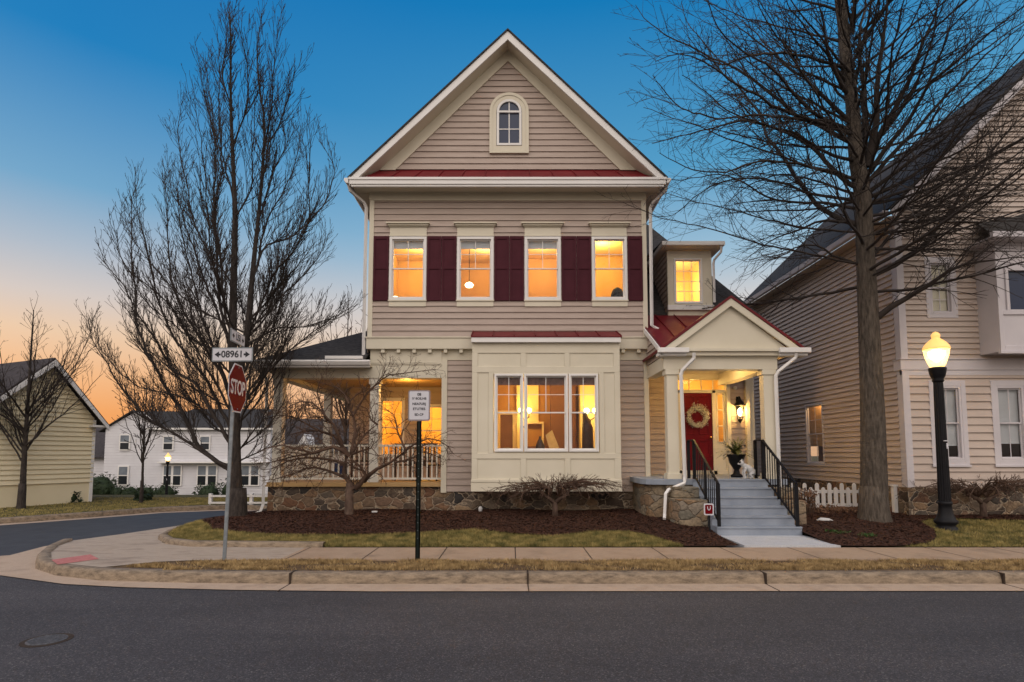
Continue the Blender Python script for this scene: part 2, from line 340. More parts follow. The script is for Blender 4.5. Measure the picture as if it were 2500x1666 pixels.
def window(par, F, a0, a1, z0, z1, out=.0, fw=.055, sash=True, grid=(2, 2), lowgrid=None, glassm='glass', fm='white', blind=0, name='window', proud=.03, blindm='blind', deep=.07, meet=.5):
    """double-hung unit in frame F, between a0..a1, z0..z1; outer face proud of the wall"""
    def mb(): return MB(F.O, F.U, F.W)
    m = mb(); o1 = out + proud; o0 = out - deep
    m.fb(a0, a0 + fw, o0, o1, z0, z1).fb(a1 - fw, a1, o0, o1, z0, z1).fb(a0 + fw, a1 - fw, o0, o1, z1 - fw, z1).fb(a0 + fw, a1 - fw, o0, o1, z0, z0 + fw)
    fr = m.build(name, fm, par, bev=.004)
    i0, i1, b0, b1 = a0 + fw, a1 - fw, z0 + fw, z1 - fw; zm = b0 + (b1 - b0) * meet
    g = mb(); sw = .03
    def sashframe(p, za, zb, oo):
        p.fb(i0, i0 + sw, oo - .025, oo, za, zb).fb(i1 - sw, i1, oo - .025, oo, za, zb).fb(i0 + sw, i1 - sw, oo - .025, oo, za, za + sw).fb(i0 + sw, i1 - sw, oo - .025, oo, zb - sw, zb)
    if sash:
        sashframe(g, zm - .015, b1, out - .01); sashframe(g, b0, zm + .02, out - .037)
        g.build('sash', fm, fr)
        parts = [(zm - .015 + sw, b1 - sw, out - .022, grid), (b0 + sw, zm + .02 - sw, out - .05, lowgrid)]
    else:
        sashframe(g, b0, b1, out - .02); g.build('sash', fm, fr); parts = [(b0 + sw, b1 - sw, out - .034, grid)]
    gl_ = mb(); gr_ = mb(); ng = 0
    for za, zb, oo, gd in parts:
        gl_.fb(i0 + sw, i1 - sw, oo - .004, oo, za, zb)
        if gd:
            nx, nz = gd; ng += 1
            for i in range(1, nx): a = i0 + sw + (i1 - i0 - 2 * sw) * i / nx; gr_.fb(a - .008, a + .008, oo + .001, oo + .01, za, zb)
            for i in range(1, nz): z = za + (zb - za) * i / nz; gr_.fb(i0 + sw, i1 - sw, oo + .002, oo + .009, z - .008, z + .008)
    gl_.build('pane', glassm, fr)
    if ng: gr_.build('grille', fm, fr)
    if blind:
        b = mb(); z = b1; oo = out - deep - .03
        while z > b1 - blind: b.fb(i0, i1, oo - .02, oo, z - .02, z - .003); z -= .024
        b.fb(i0, i1, oo - .035, oo - .03, b1 - blind, b1); b.build('blind', blindm, fr)
    return fr
# ------------------------------------------------------------------ terrain
def ss(a, b, x):
    t = max(0, min(1, (x - a) / (b - a))); return t * t * (3 - 2 * t)
def zg(x, y):       # yard height
    z = .165 + .21 * ss(10.2, 13.6, y) * ss(-9.5, -4.5, x)
    z += .05 * ss(3, 8, x) * ss(10.6, 12.5, y)
    return z
def zt(x, y):       # land far away, falling gently to the back left
    return -.03 - 1.25 * ss(21.5, 38, y)
def struct(m, name, mat, smooth=False): return m.build(name, mat, None, smooth, kind='structure')
g = MB()            # one sheet to the horizon
xs = [-900, -300, -120, -60, -40, -30, -24, -18, -12, -6, 0, 6, 12, 18, 30, 60, 120, 300, 900]
ys = [-900, -300, -60, -10, 0, 8, 16, 20.5, 22, 24, 26, 28, 30, 32, 34, 36, 38, 42, 50, 70, 120, 300, 1200]
for i, y in enumerate(ys):
    for x in xs: g.v.append((x, y, zt(x, y) - .06))
n = len(xs)
for j in range(len(ys) - 1):
    for i in range(n - 1): g.f.append((j * n + i, j * n + i + 1, (j + 1) * n + i + 1, (j + 1) * n + i))
struct(g, 'ground', 'lawn', True)
def sheet(name, mat, poly, z, kind=True, par=None):
    m = MB(); m.face([(x, y, z(x, y) if callable(z) else z) for x, y in poly]); return struct(m, name, mat)
# roads
m = MB(); m.box(-60, 60, -12, 9.35, -.05, 0); struct(m, 'main_road', 'asphalt')
side = [(-8.2, 8.30), (-8.7, 9.9), (-9.1, 11.3), (-8.75, 12.6), (-8.1, 14.2), (-7.6, 16.6), (-7.9, 18.2), (-8.9, 18.75), (-10.9, 17.8), (-11.9, 16.3), (-13.1, 14.6), (-15, 12.4), (-20, 9.5), (-60, 8.30)]
sheet('side_street', 'asphalt_side', side, .004)
gutp = [(60, 7.80), (-1.87, 7.62), (-3.66, 7.70), (-5.21, 7.85), (-6.22, 8.05), (-7.57, 8.60), (-9.6, 9.25), (-14, 9.0), (-14, 9.6), (-9.6, 9.95), (-8.95, 10.3), (-9.15, 11.3), (-8.8, 12.6), (-8.15, 14.2), (-7.65, 16.6), (-7.3, 16.6), (-7.5, 14.2), (-8.3, 12), (-8.6, 11.1), (-8.0, 10.1), (-7.4, 9.4), (-6.6, 8.75), (-5.86, 8.36), (-2.98, 8.16), (60, 8.2)]
sheet('gutter', 'gutter', gutp, .012)
# kerb swept along the corner, with a rounded front
kp = [(60, 8.10), (-2.98, 8.04), (-4.5, 8.11), (-5.86, 8.25), (-6.79, 8.6), (-7.5, 9.1), (-8.0, 9.7), (-8.5, 10.5), (-8.86, 11.3)]
def dens(p, step=.25):
    o = []
    for a, b in zip(p, p[1:]):
        L_ = math.dist(a, b); k = max(1, min(400, int(L_ / step)))
        for i in range(k): t = i / k; o.append((a[0] + (b[0] - a[0]) * t, a[1] + (b[1] - a[1]) * t))
    return o + [p[-1]]
def sweep(m, path, prof, hs=None):   # prof: (inward, z); path with ground to its right
    n0 = len(m.v); k = len(prof)
    for i, p in enumerate(path):
        a = path[max(0, i - 1)]; b = path[min(len(path) - 1, i + 1)]; d = math.dist(a, b) or 1
        nx, ny = (b[1] - a[1]) / d, -(b[0] - a[0]) / d
        h = hs(i / (len(path) - 1)) if hs else 1
        for q, z in prof: m.v.append((p[0] + nx * q, p[1] + ny * q, z * h if z > .02 else z))
    for i in range(len(path) - 1):
        for j in range(k - 1): a = n0 + i * k + j; m.f.append((a, a + 1, a + k + 1, a + k))
kprof = [(0, -.02), (.008, .02), (.02, .085), (.03, .125), (.05, .147), (.08, .153), (.20, .156), (.21, .10), (.21, -.02)]
path = dens(kp); m = MB()
tot = len(path)
sweep(m, path, [(q, z) for q, z in kprof], lambda t: 1)
struct(m, 'kerb', 'kerb', True)
m = MB()
for x in (0.22, 3.52, 6.82, -3.08, 10.1, -6.2):
    yy = 8.07 + (.0 if x > -3 else .0)
    if x < -5: continue
    m.box(x - .012, x + .012, yy - .04, yy + .215, .01, .1585); m.box(x - .008, x + .008, 7.64, yy, .0, .0145)
struct(m, 'kerb_joints', 'joint')
# ground behind the kerb: verge, sidewalk, corner apron
sheet('verge', 'dirt', [(60, 8.28), (-2.98, 8.23), (-5.0, 8.36), (-6.0, 8.50), (-5.47, 8.9), (-5.0, 9.03), (60, 9.03)], .150)
swk = MB(); swk.box(-3.64, 60, 9.02, 10.18, .05, .168); struct(swk, 'sidewalk', 'sidewalk')
j = MB()
for i in range(-3, 24):
    x = .055 + i * 1.2
    if x < -3.6: continue
    j.face([(x - .008, 9.02, .172), (x + .008, 9.02, .172), (x + .008, 10.18, .172), (x - .008, 10.18, .172)])
struct(j, 'sidewalk_joints', 'joint')
ap = [(-3.64, 9.03), (-3.64, 10.22), (-4.6, 10.35), (-5.8, 10.40), (-6.5, 10.75), (-7.0, 11.4), (-7.25, 12.1), (-7.3, 13), (-7.2, 16.6), (-7.5, 16.6), (-7.75, 14.2), (-8.35, 12.3), (-8.72, 11.35), (-8.36, 10.45), (-7.88, 9.75), (-7.36, 9.2), (-6.7, 8.74), (-6.0, 8.48), (-5.47, 8.9), (-5.0, 9.03)]
sheet('corner_apron', 'apron', ap, lambda x, y: .156 - .05 * ss(9.5, 11.5, y) * ss(-6.5, -8.5, x))
m = MB()
for i in range(9):
    t0, t1 = i / 9 + .012, i / 9 + .066
    a = lambda t: (-7.18 + .40 * t, 9.02 - .38 * t); b = lambda t: (-6.93 + .44 * t, 9.50 - .41 * t)
    p = [a(t0), a(t1), b(t1), b(t0)]
    m.prism([(x, y, .161) for x, y in p], (0, 0, .006))
struct(m, 'tactile_paving', 'pink')
# low kerb round the lawn corner
lk = [(-3.35, 10.20), (-4.5, 10.27), (-5.79, 10.34), (-6.43, 10.68), (-6.95, 11.3), (-7.22, 12.05), (-7.28, 13), (-7.2, 16.6)]
m = MB(); sweep(m, dens(lk, .2), [(0, .1), (.015, .205), (.03, .235), (.06, .247), (.14, .25), (.15, .1)][:: 1], None); struct(m, 'garden_kerb', 'kerb', True)
def interp(pts, x):
    if x <= pts[0][0]: return pts[0][1]
    for a, b in zip(pts, pts[1:]):
        if x <= b[0]: return a[1] + (b[1] - a[1]) * (x - a[0]) / (b[0] - a[0])
    return pts[-1][1]
LF = [(-7.2, 13.2), (-7.1, 12.2), (-6.85, 11.45), (-6.4, 10.85), (-5.75, 10.50), (-4.5, 10.42), (-3.4, 10.35), (-3.3, 10.19), (3.05, 10.19)]
ME = [(-7.2, 13.3), (-6.63, 12.5), (-6.2, 11.85), (-5.51, 11.5), (-4.77, 11.25), (-3.87, 11.2), (-2.78, 11.2), (-1.77, 11.4), (-.76, 11.72), (.04, 11.25), (.79, 11.1), (1.7, 11.55), (2.35, 11.5), (2.7, 11.1), (2.9, 10.6), (3.05, 10.19)]
def strip(name, mat, x0, x1, lo, hi, zf, nx=120, ny=14):
    m = MB()
    for i in range(nx + 1):
        x = x0 + (x1 - x0) * i / nx; a, b = lo(x), max(hi(x), lo(x) + .001)
        for q in range(ny + 1): y = a + (b - a) * q / ny; m.v.append((x, y, zf(x, y)))
    for i in range(nx):
        for q in range(ny): a = i * (ny + 1) + q; m.f.append((a, a + ny + 1, a + ny + 2, a + 1))
    return struct(m, name, mat, True)
strip('front_lawn', 'lawn', -7.2, 3.05, lambda x: interp(LF, x), lambda x: interp(ME, x) + .25, lambda x, y: zg(x, y) + .01 + .0 * x)
def zmul(x, y): return zg(x, y) + .04 + .02 * math.sin(x * 2.1 + y) * math.sin(y * 2.7)
strip('mulch_bed', 'mulch', -7.2, 4.03, lambda x: interp(ME, x) if x < 3.05 else 10.19, lambda x: 15.2, zmul, 140, 20)
# right of the steps
MR = [(5.80, 10.19), (6.9, 10.19), (7.6, 10.5), (8.1, 11.0), (8.5, 11.6), (8.7, 12.25), (9.1, 12.5), (10, 12.45), (12, 12.35), (24, 12.2)]
strip('mulch_bed_right', 'mulch', 5.72, 24, lambda x: interp(MR, x), lambda x: 15.4, zmul, 140, 20)
strip('side_lawn', 'lawn', 6.8, 24, lambda x: 10.19, lambda x: interp(MR, x) + .25, lambda x, y: zg(x, y) + .012, 100, 12)
m = MB(); m.box(4.10, 5.80, 10.185, 11.42, .05, .205); w_ = struct(m, 'front_walk', 'walk')
# yard behind
sheet('back_yard', 'lawn', [(-7.1, 15.0), (60, 15.0), (60, 30), (-7.1, 30)], .14)
# far side of the side street: kerb and lawn
fk = [(-60, 8.9), (-20, 10.6), (-15.2, 13.0), (-13.3, 14.85), (-12.0, 16.55), (-11.0, 18.0), (-9.0, 19.0), (-7.9, 18.45)]
m = MB(); pth = dens(fk, .4)
n0 = len(m.v)
sweep(m, pth[::-1], kprof); struct(m, 'far_kerb', 'kerb', True)
m = MB(); sweep(m, pth[::-1], [(-.4, .009), (0, .009)]); struct(m, 'far_gutter', 'gutter', True)
m = MB()
for a, b in zip(pth, pth[1:]):
    q = lambda p, k: (p[0] - .12 * 1, p[1] + .14, .152) if k == 0 else (p[0] - .3, 22.5, .16)
    m.face([q(a, 0), q(b, 0), q(b, 1), q(a, 1)])
struct(m, 'far_lawn', 'lawn')
strip('far_slope', 'lawn', -80, -7.4, lambda x: 22.5, lambda x: 42, lambda x, y: .16 - 1.36 * ss(22.5, 37, y), 20, 20)
# stuff: grass blades and mulch chips
def blades(name, mat, pts, h, wd, label):
    m = MB()
    for x, y, z in pts:
        a = random.uniform(0, math.tau); hh = h * random.uniform(.5, 1.3); dx, dy = math.cos(a) * wd, math.sin(a) * wd; lx, ly = random.gauss(0, hh * .5), random.gauss(0, hh * .5)
        n = len(m.v); m.v += [(x - dx, y - dy, z - .005), (x + dx, y + dy, z - .005), (x + lx, y + ly, z + hh)]; m.f.append((n, n + 1, n + 2))
    o = m.build(name, mat, None, True, kind='stuff'); o['label'] = label; o['category'] = 'grass'; return o
vp = []
for i in range(90000):
    x = random.uniform(-5.7, 9.2); y = random.uniform(8.27, 9.04) + random.gauss(0, .012)
    if x < -5.0 and y < 8.45 - (x + 5) * .1: continue
    if x < -4.9 and y > 9.03 + (x + 4.9) * .62: continue
    if math.sin(x * 3.1 + 2 * math.sin(y * 5 + x)) * .5 + .5 < random.random() * .75: continue
    vp.append((x, y, .15))
blades('verge_grass', 'grass2', vp, .045, .0055, 'dry yellow grass on the strip between kerb and sidewalk')
vp = []
while len(vp) < 70000:
    x = random.uniform(-7.2, 3.05); a, b = interp(LF, x), interp(ME, x)
    if b - a < .03 or random.random() > (b - a): continue
    y = random.uniform(a + .02, b + .03); vp.append((x, y, zg(x, y) + .01))
blades('lawn_grass', 'grass1', vp, .055, .006, 'green and straw coloured winter grass in front of the mulch bed')
vp = []
while len(vp) < 22000:
    x = random.uniform(6.9, 12.5); a, b = 10.2, interp(MR, x); y = random.uniform(a, b)
    if b - a < random.random() * 1.5 or (x < 8 and random.random() < .4): continue
    vp.append((x, y, zg(x, y) + .01))
blades('side_lawn_grass', 'grass1', vp, .05, .006, 'thin winter grass around the foot of the street lamp')
m = MB()
for i in range(46000):
    if i % 3: x = random.uniform(-7, 4.0); y = random.uniform(interp(ME, x) if x < 3.05 else 10.2, 14.4)
    else: x = random.uniform(5.75, 12.5); y = random.uniform(interp(MR, x), 14)
    z = zmul(x, y); l = random.uniform(.010, .036); a = random.uniform(0, math.tau); b = random.uniform(-.5, .5); wd = random.uniform(.004, .010)
    dx, dy, dz = math.cos(a) * l, math.sin(a) * l, math.sin(b) * l * .7; nx, ny = -math.sin(a) * wd, math.cos(a) * wd
    n = len(m.v); m.v += [(x - dx - nx, y - dy - ny, z - dz + .006), (x + dx - nx, y + dy - ny, z + dz + .006), (x + dx + nx, y + dy + ny, z + dz + .012), (x - dx + nx, y - dy + ny, z - dz + .012)]; m.f.append((n, n + 1, n + 2, n + 3))
o = m.build('mulch_chips', 'chip', None, True, kind='stuff'); o['label'] = 'reddish brown wood chips covering the garden beds'; o['category'] = 'mulch'
m = MB()
for i in range(30000):
    x = random.uniform(-26, -8.6); yf = interp(fk, x) + .2; y = random.uniform(yf, 22)
    if x > -16 or random.random() < .3:
        a = random.uniform(0, math.tau); z = .158; hh = random.uniform(.015, .045); n = len(m.v)
        m.v += [(x - .012, y, z), (x + .012, y, z), (x + random.gauss(0, .03), y, z + hh)]; m.f.append((n, n + 1, n + 2))
o = m.build('far_grass', 'grass1', None, True, kind='stuff'); o['label'] = 'greenish winter grass beyond the side street'; o['category'] = 'grass'

# ------------------------------------------------------------------ the house
Y1 = 14.38           # upper facade
YL = 14.50           # ground floor facade
XL, XR = -3.68, 3.46
H = thing('family_house', 'three storey taupe sided gabled house with maroon shutters, lit windows and red metal canopies', 'house', (0, 14.5, .3))
def FW(y): return MB((0, y, 0))
def FR(y): return (lambda: MB((0, y, 0)))
fu = FR(Y1)
WX = [(-3.165, -2.21), (-1.42, -.475), (.325, 1.26), (2.06, 2.97)]
WZ = (5.76, 7.43)
m = fu(); siding(m, 4.80, 8.42, .1615, const(XL + .10, XR - .10), [(a + .03, b - .03, WZ[0] + .03, WZ[1] - .03) for a, b in WX]); m.build('upper_wall', 'siding', H)
# side walls of the body
m = MB((XL, Y1, 0), (0, 1, 0), (-1, 0, 0)); siding(m, 4.4, 8.6, .1615, const(0, 9.5)); m.build('left_side_wall', 'siding', H)
m = MB((XR, Y1, 0), (0, 1, 0), (1, 0, 0)); siding(m, .4, 8.6, .1615, const(.12, 9.5)); m.build('right_side_wall', 'siding', H)
m = MB(); m.box(XL, XR, 23.85, 23.9, .2, 8.6); m.build('rear_wall', 'siding', H)
# corner boards, frieze and band board
for a_, b_ in ((XL - .02, XL + .10), (XR - .10, XR + .02)): m = fu(); m.fb(a_, b_, -.12, .035, 4.80, 8.42); m.build('corner_board', 'cream', H, bev=.004)
m = fu(); m.fb(XL - .03, XR + .03, -.1, .05, 8.42, 8.62).fb(XL + .08, XR - .08, -.1, .062, 8.385, 8.42); m.build('frieze', 'cream', H, bev=.004)
m = fu(); m.fb(XL - .04, XR + .14, -.14, .045, 4.49, 4.77).fb(XL - .06, XR + .16, -.14, .07, 4.77, 4.80); m.build('band_board', 'cream', H, bev=.004)
for x in (-3.30, -2.90, -2.50, -2.10, -1.70, -1.30, 2.84, 3.24):
    m = MB(); m.box(x - .045, x + .045, Y1 - .02, YL, 4.395, 4.49); m.build('bracket', 'cream', H, bev=.004)
m = MB(); m.box(XL, XR, Y1 + .001, YL + .4, 4.482, 4.488); m.build('overhang_soffit', 'cream', H)
# upstairs windows
for i, (a, b) in enumerate(WX):
    fr = window(H, fu(), a, b, *WZ, fw=.07, grid=(2, 2), blind=(.20 if i < 3 else .0), proud=.045, deep=.05)
    m = fu(); m.fb(a + .0, b - .0, 0, .04, WZ[1] + .035, WZ[1] + .245).fb(a - .045, b + .045, 0, .10, WZ[1] + .27, WZ[1] + .315).fb(a - .085, b + .085, 0, .14, WZ[1] + .315, WZ[1] + .35).fb(a - .01, b + .01, 0, .055, WZ[1] + .003, WZ[1] + .035).fb(a - .02, b + .02, 0, .06, WZ[1] + .245, WZ[1] + .27)
    m.build('window_hood', 'cream', fr, bev=.004)
    m = fu(); m.fb(a - .02, b + .02, 0, .06, WZ[0] - .035, WZ[0] - .003).fb(a, b, 0, .035, WZ[0] - .17, WZ[0] - .035); m.build('sill', 'cream', fr, bev=.004)
# shutters
def shutter(a, b):
    m = fu(); z0, z1 = WZ[0] - .02, WZ[1] + .01; st = .052; zm = z0 + (z1 - z0) * .51
    m.fb(a, b, .0, .030, z0, z1)
    m.fb(a, a + st, .030, .048, z0, z1).fb(b - st, b, .030, .048, z0, z1)
    for za, zb in ((z0, z0 + .10), (zm - .04, zm + .04), (z1 - .08, z1)): m.fb(a + st, b - st, .030, .048, za, zb)
    return m.build('shutter', 'shutter', H, bev=.004)
for a, b in ((-3.58, -3.185), (-2.19, -1.825), (-1.815, -1.44), (-.455, -.07), (-.06, .305), (1.28, 1.66), (1.67, 2.04), (2.99, 3.37)): shutter(a, b)
# gable
PX, PZ = -.11, 12.27; GZ = 9.24
def grng(z): t = (PZ - .05 - z) / (PZ - GZ); return (PX - 3.0 * t, PX + 3.0 * t)
AW = (-.40, .25, 9.86, 11.10)
m = fu(); siding(m, GZ, PZ - .06, .163, grng, [(AW[0] - .06, AW[1] + .06, AW[2] - .05, 10.95)]); m.build('gable_wall', 'siding', H)
SL = (12.73 - 8.80) / 4.0       # roof slope rise/run
yo = 13.90                      # front of the rake overhang
# roof slabs
for s in (-1, 1):
    e = (PX + s * 4.02, 8.76); k = (PX, 8.76 + 4.02 * SL)
    m = MB(); m.prism([(e[0], yo - .03, e[1]), (k[0], yo - .03, k[1]), (k[0], yo - .03, k[1] + .05), (e[0] + s * .03, yo - .03, e[1] + .03)], (0, 10.2, 0)); m.build('roof', 'slate', H)
    # rake fascia, soffit and rake frieze on the wall
    m = MB(); dz = -.235
    m.prism([(e[0], yo, e[1] - .006), (k[0], yo, k[1] - .006), (k[0], yo, k[1] + dz), (e[0] - s * .02, yo, e[1] + dz + .05)], (0, .04, 0))
    m.build('rake_fascia', 'white', H)
    m = MB(); m.prism([(PX + s * 3.95, yo + .04, 8.76 - .15), (k[0], yo + .04, k[1] - .21), (k[0], yo + .04, k[1] - .19), (PX + s * 3.97, yo + .04, 8.76 - .13)], (0, Y1 - yo - .04, 0)); m.build('rake_soffit', 'cream', H)
    q = lambda z, off=0: PX + s * 3.0 * (PZ - .05 - z) / (PZ - GZ) + s * off
    m = MB(); m.prism([(q(GZ, -.01), Y1 - .05, GZ - .03), (PX, Y1 - .05, PZ - .06), (PX, Y1 - .05, k[1] - .2), (q(GZ, .42), Y1 - .05, GZ - .03)], (0, .05, 0)); m.build('rake_frieze', 'cream', H)
# the red pent roof under the gable
m = MB(); m.prism([(-3.85, yo, 8.78), (3.63, yo, 8.78), (3.15, Y1, 9.225), (-3.37, Y1, 9.225)], (0, .02, -.06))
for i in range(13): x = -3.68 + i * .595; x2 = -.11 + (x + .11) * .93; m.bar((x, yo, 8.79), (x2, Y1, 9.235), .016, .03)
m.build('pent_roof', 'redmetal', H)
# eave box with crown mould, soffit
m = MB(); m.box(-4.10, 3.88, yo - .04, yo, 8.60, 8.765).box(-4.12, 3.90, yo - .06, yo - .041, 8.71, 8.775).box(-4.06, 3.84, yo - .015, yo + .05, 8.545, 8.60); m.build('eave_fascia', 'white', H, bev=.006)
m = MB(); m.box(-4.06, 3.84, yo + .05, Y1 + .02, 8.60, 8.63); m.build('eave_soffit', 'cream', H)
for s in (-1, 1):   # side soffits and side gutters
    xa, xb = (XL, -4.06) if s < 0 else (XR, 3.84)
    m = MB(); m.box(min(xa, xb), max(xa, xb), Y1, 23.9, 8.60, 8.62); m.build('side_soffit', 'cream', H)
    xg = -4.13 if s < 0 else 3.91
    m = MB(); m.prism([(xg, yo - .04, 8.76), (xg + s * .10, yo - .04, 8.76), (xg + s * .11, yo - .04, 8.70), (xg + s * .05, yo - .04, 8.63), (xg, yo - .04, 8.63)], (0, 10, 0)); m.build('gutter', 'white', H, bev=.004)
# arched window
ac = ((AW[0] + AW[1]) / 2, 10.80)
def arcpoly(r, z0, y, k=18): return [(ac[0] - r, y, z0)] + [(ac[0] - r * math.cos(math.pi * i / k), y, ac[1] + r * math.sin(math.pi * i / k)) for i in range(k + 1)] + [(ac[0] + r, y, z0)]
def arcring(m, r0, r1, za, zb, y0, y1, k=18):
    A = [(ac[0] - r1, zb)] + [(ac[0] - r1 * math.cos(math.pi * i / k), ac[1] + r1 * math.sin(math.pi * i / k)) for i in range(k + 1)] + [(ac[0] + r1, zb)]
    B = [(ac[0] - r0, za)] + [(ac[0] - r0 * math.cos(math.pi * i / k), ac[1] + r0 * math.sin(math.pi * i / k)) for i in range(k + 1)] + [(ac[0] + r0, za)]
    for i in range(len(A)):
        j = (i + 1) % len(A)
        m.face([(A[i][0], y0, A[i][1]), (A[j][0], y0, A[j][1]), (B[j][0], y0, B[j][1]), (B[i][0], y0, B[i][1])])
        m.face([(A[i][0], y0, A[i][1]), (A[j][0], y0, A[j][1]), (A[j][0], y1, A[j][1]), (A[i][0], y1, A[i][1])])
        m.face([(B[i][0], y0, B[i][1]), (B[j][0], y0, B[j][1]), (B[j][0], y1, B[j][1]), (B[i][0], y1, B[i][1])])
m = MB(); arcring(m, .335, .505, 9.86, 9.67, Y1 - .06, Y1 + .02); arcring(m, .44, .515, 9.70, 9.66, Y1 - .075, Y1 + .02)
awf = m.build('arched_window', 'cream', H)
m = MB(); arcring(m, .265, .325, 9.925, 9.87, Y1 - .075, Y1 + .02); m.box(ac[0] - .32, ac[0] + .32, Y1 - .078, Y1, 10.76, 10.81); m.build('sash', 'white', awf)
m = MB(); m.box(ac[0] - .014, ac[0] + .014, Y1 - .045, Y1 - .03, 9.90, 11.06).box(ac[0] - .27, ac[0] + .27, Y1 - .043, Y1 - .032, 10.31, 10.335); m.build('grille', 'white', awf)
m = MB(); m.prism(arcpoly(.30, 9.9, Y1 - .03), (0, .01, 0)); m.build('pane', 'glass_dark', awf)
# ground floor facade
fl = FR(YL)
for a_, b_ in ((-1.66, -.9), (2.6, 3.40)): m = fl(); siding(m, .87, 4.22, .1615, const(a_, b_)); m.build('lower_wall', 'siding', H)
m = fl(); m.fb(-1.80, -.99, -.04, .03, 4.22, 4.49).fb(2.62, 3.47, -.04, .03, 4.22, 4.49); m.build('lower_frieze', 'cream', H, bev=.004)
m = fl(); m.fb(-1.80, -1.66, -.10, .05, .84, 4.22); m.build('porch_end_board', 'cream', H, bev=.004)
m = fl(); m.fb(3.38, 3.50, -.10, .05, 1.2, 4.22); m.build('corner_board', 'cream', H, bev=.004)
m = MB(); m.box(-1.72, 3.4, YL + .02, YL + .25, .2, .88); m.build('foundation', 'stone', H)
# bay box
bay = thing_b = MB((0, 13.8, 0)); B0, B1 = -.975, 2.635; W0, W1, V0, V1 = -.45, 2.12, 1.87, 3.765
m = MB((0, 13.8, 0))
m.fb(B0, B1, -.7, 0, .93, V0).fb(B0, B1, -.7, 0, V1, 4.53).fb(B0, W0, -.7, 0, V0, V1).fb(W1, B1, -.7, 0, V0, V1)
bayo = m.build('bay_box', 'cream', H)
m = MB((0, 13.8, 0)); t = .022
m.fb(B0, B1, 0, t, 4.28, 4.53).fb(B0, B1, 0, t, 3.80, 3.95)
for a, b in ((B0, -.84), (.21, .34), (1.28, 1.41), (2.48, B1)): m.fb(a, b, 0, t, 3.95, 4.28)
for a, b in ((B0, -.84), (-.57, W0), (W1, 2.24), (2.50, B1)): m.fb(a, b, 0, t, V0 - .04, 3.80)
m.fb(W0, W1, 0, t, V1, 3.80)
m.fb(B0, B1, 0, t, 1.70, 1.83).fb(B0, B1, 0, t, .93, 1.22)
for a, b in ((B0, -.84), (.21, .34), (1.28, 1.41), (2.48, B1)): m.fb(a, b, 0, t, 1.22, 1.70)
m.fb(B0 - .01, B1 + .01, t, .05, 1.14, 1.20).fb(B0 - .012, B1 + .012, t, .034, .915, 1.14)
m.build('panel_trim', 'cream', bayo, bev=.005)
for a, b in ((W0 + .02, .275), (.295, 1.36), (1.38, W1 - .02)):
    window(H, MB((0, 13.8, 0)), a, b, V0, V1, fw=.05, grid=(2, 2), proud=.05, deep=.06, name='bay_window', blind=.20, blindm='blind_reflection')  # top band: brown blind, coloured to read as a tree reflection
m = MB((0, 13.8, 0)); m.prism([(-1.0, 13.66, 4.675), (-1.0, Y1 - .02, 4.94), (-1.0, Y1 - .02, 4.66), (-1.0, 13.66, 4.655)], (3.68, 0, 0))
for i in range(8): x = -.99 + i * .5215; m.bar((x, 13.66, 4.685), (x, Y1 - .02, 4.95), .02, .035)
m.build('bay_roof', 'redmetal', bayo)
m = MB(); m.box(-.99, 2.65, 13.68, 13.8, 4.53, 4.655); m.build('bay_fascia', 'white', bayo, bev=.006)
# rooms behind the windows
def room(x0, x1, y0, y1, z0, z1, mat='room', nm='room'):
    m = MB()
    m.quad((x0, y1, z0), (x1, y1, z0), (x1, y1, z1), (x0, y1, z1)); m.quad((x0, y0, z0), (x0, y1, z0), (x0, y1, z1), (x0, y0, z1)); m.quad((x1, y0, z0), (x1, y1, z0), (x1, y1, z1), (x1, y0, z1))
    r = m.build(nm, mat, H); m = MB(); m.quad((x0, y0, z1), (x1, y0, z1), (x1, y1, z1), (x0, y1, z1)); m.build('ceiling', 'ceil', r)
    m = MB(); m.quad((x0, y0, z0), (x1, y0, z0), (x1, y1, z0), (x0, y1, z0)); m.build('floor', 'woodfloor', r); return r
def plight(name, p, e, col=(1, .55, .2), r=.12):
    l = bpy.data.lights.new(name, 'POINT'); l.energy = e; l.color = col; l.shadow_soft_size = r
    o = bpy.data.objects.new(name, l); sc.collection.objects.link(o); o.location = p; return o
room(-3.6, -1.84, Y1 + .02, 17.6, 5.0, 7.9); room(-1.82, .13, Y1 + .02, 17.8, 5.0, 7.9); room(.15, 1.66, Y1 + .02, 17.4, 5.0, 7.9, 'room'); room(1.68, 3.4, Y1 + .02, 17.2, 5.0, 7.9)
def lit(*a): return plight(*a)
lit('bedroom_light', (-2.7, 16.3, 7.6), 62, (1, .63, .22)); lit('hall_light', (-.8, 16.4, 7.6), 46, (1, .60, .26))
lit('study_light', (.9, 16.2, 7.6), 46, (1, .62, .28)); lit('office_light', (2.6, 16.0, 7.6), 62, (1, .66, .20))
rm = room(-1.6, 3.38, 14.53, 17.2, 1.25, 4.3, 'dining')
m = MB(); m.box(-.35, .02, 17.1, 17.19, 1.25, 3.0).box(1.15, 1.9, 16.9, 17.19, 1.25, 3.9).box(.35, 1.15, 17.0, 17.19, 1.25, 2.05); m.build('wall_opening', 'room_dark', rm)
m = MB(); m.box(-.47, -.35, 17.06, 17.19, 1.25, 3.12).box(.02, .14, 17.06, 17.19, 1.25, 3.12).box(-.47, .14, 17.05, 17.19, 3.0, 3.12).box(.42, .95, 16.98, 17.19, 2.72, 2.78).box(.42, .47, 16.98, 17.19, 2.05, 2.72).box(.90, .95, 16.98, 17.19, 2.05, 2.72); m.build('door_casing', 'ceil', rm)
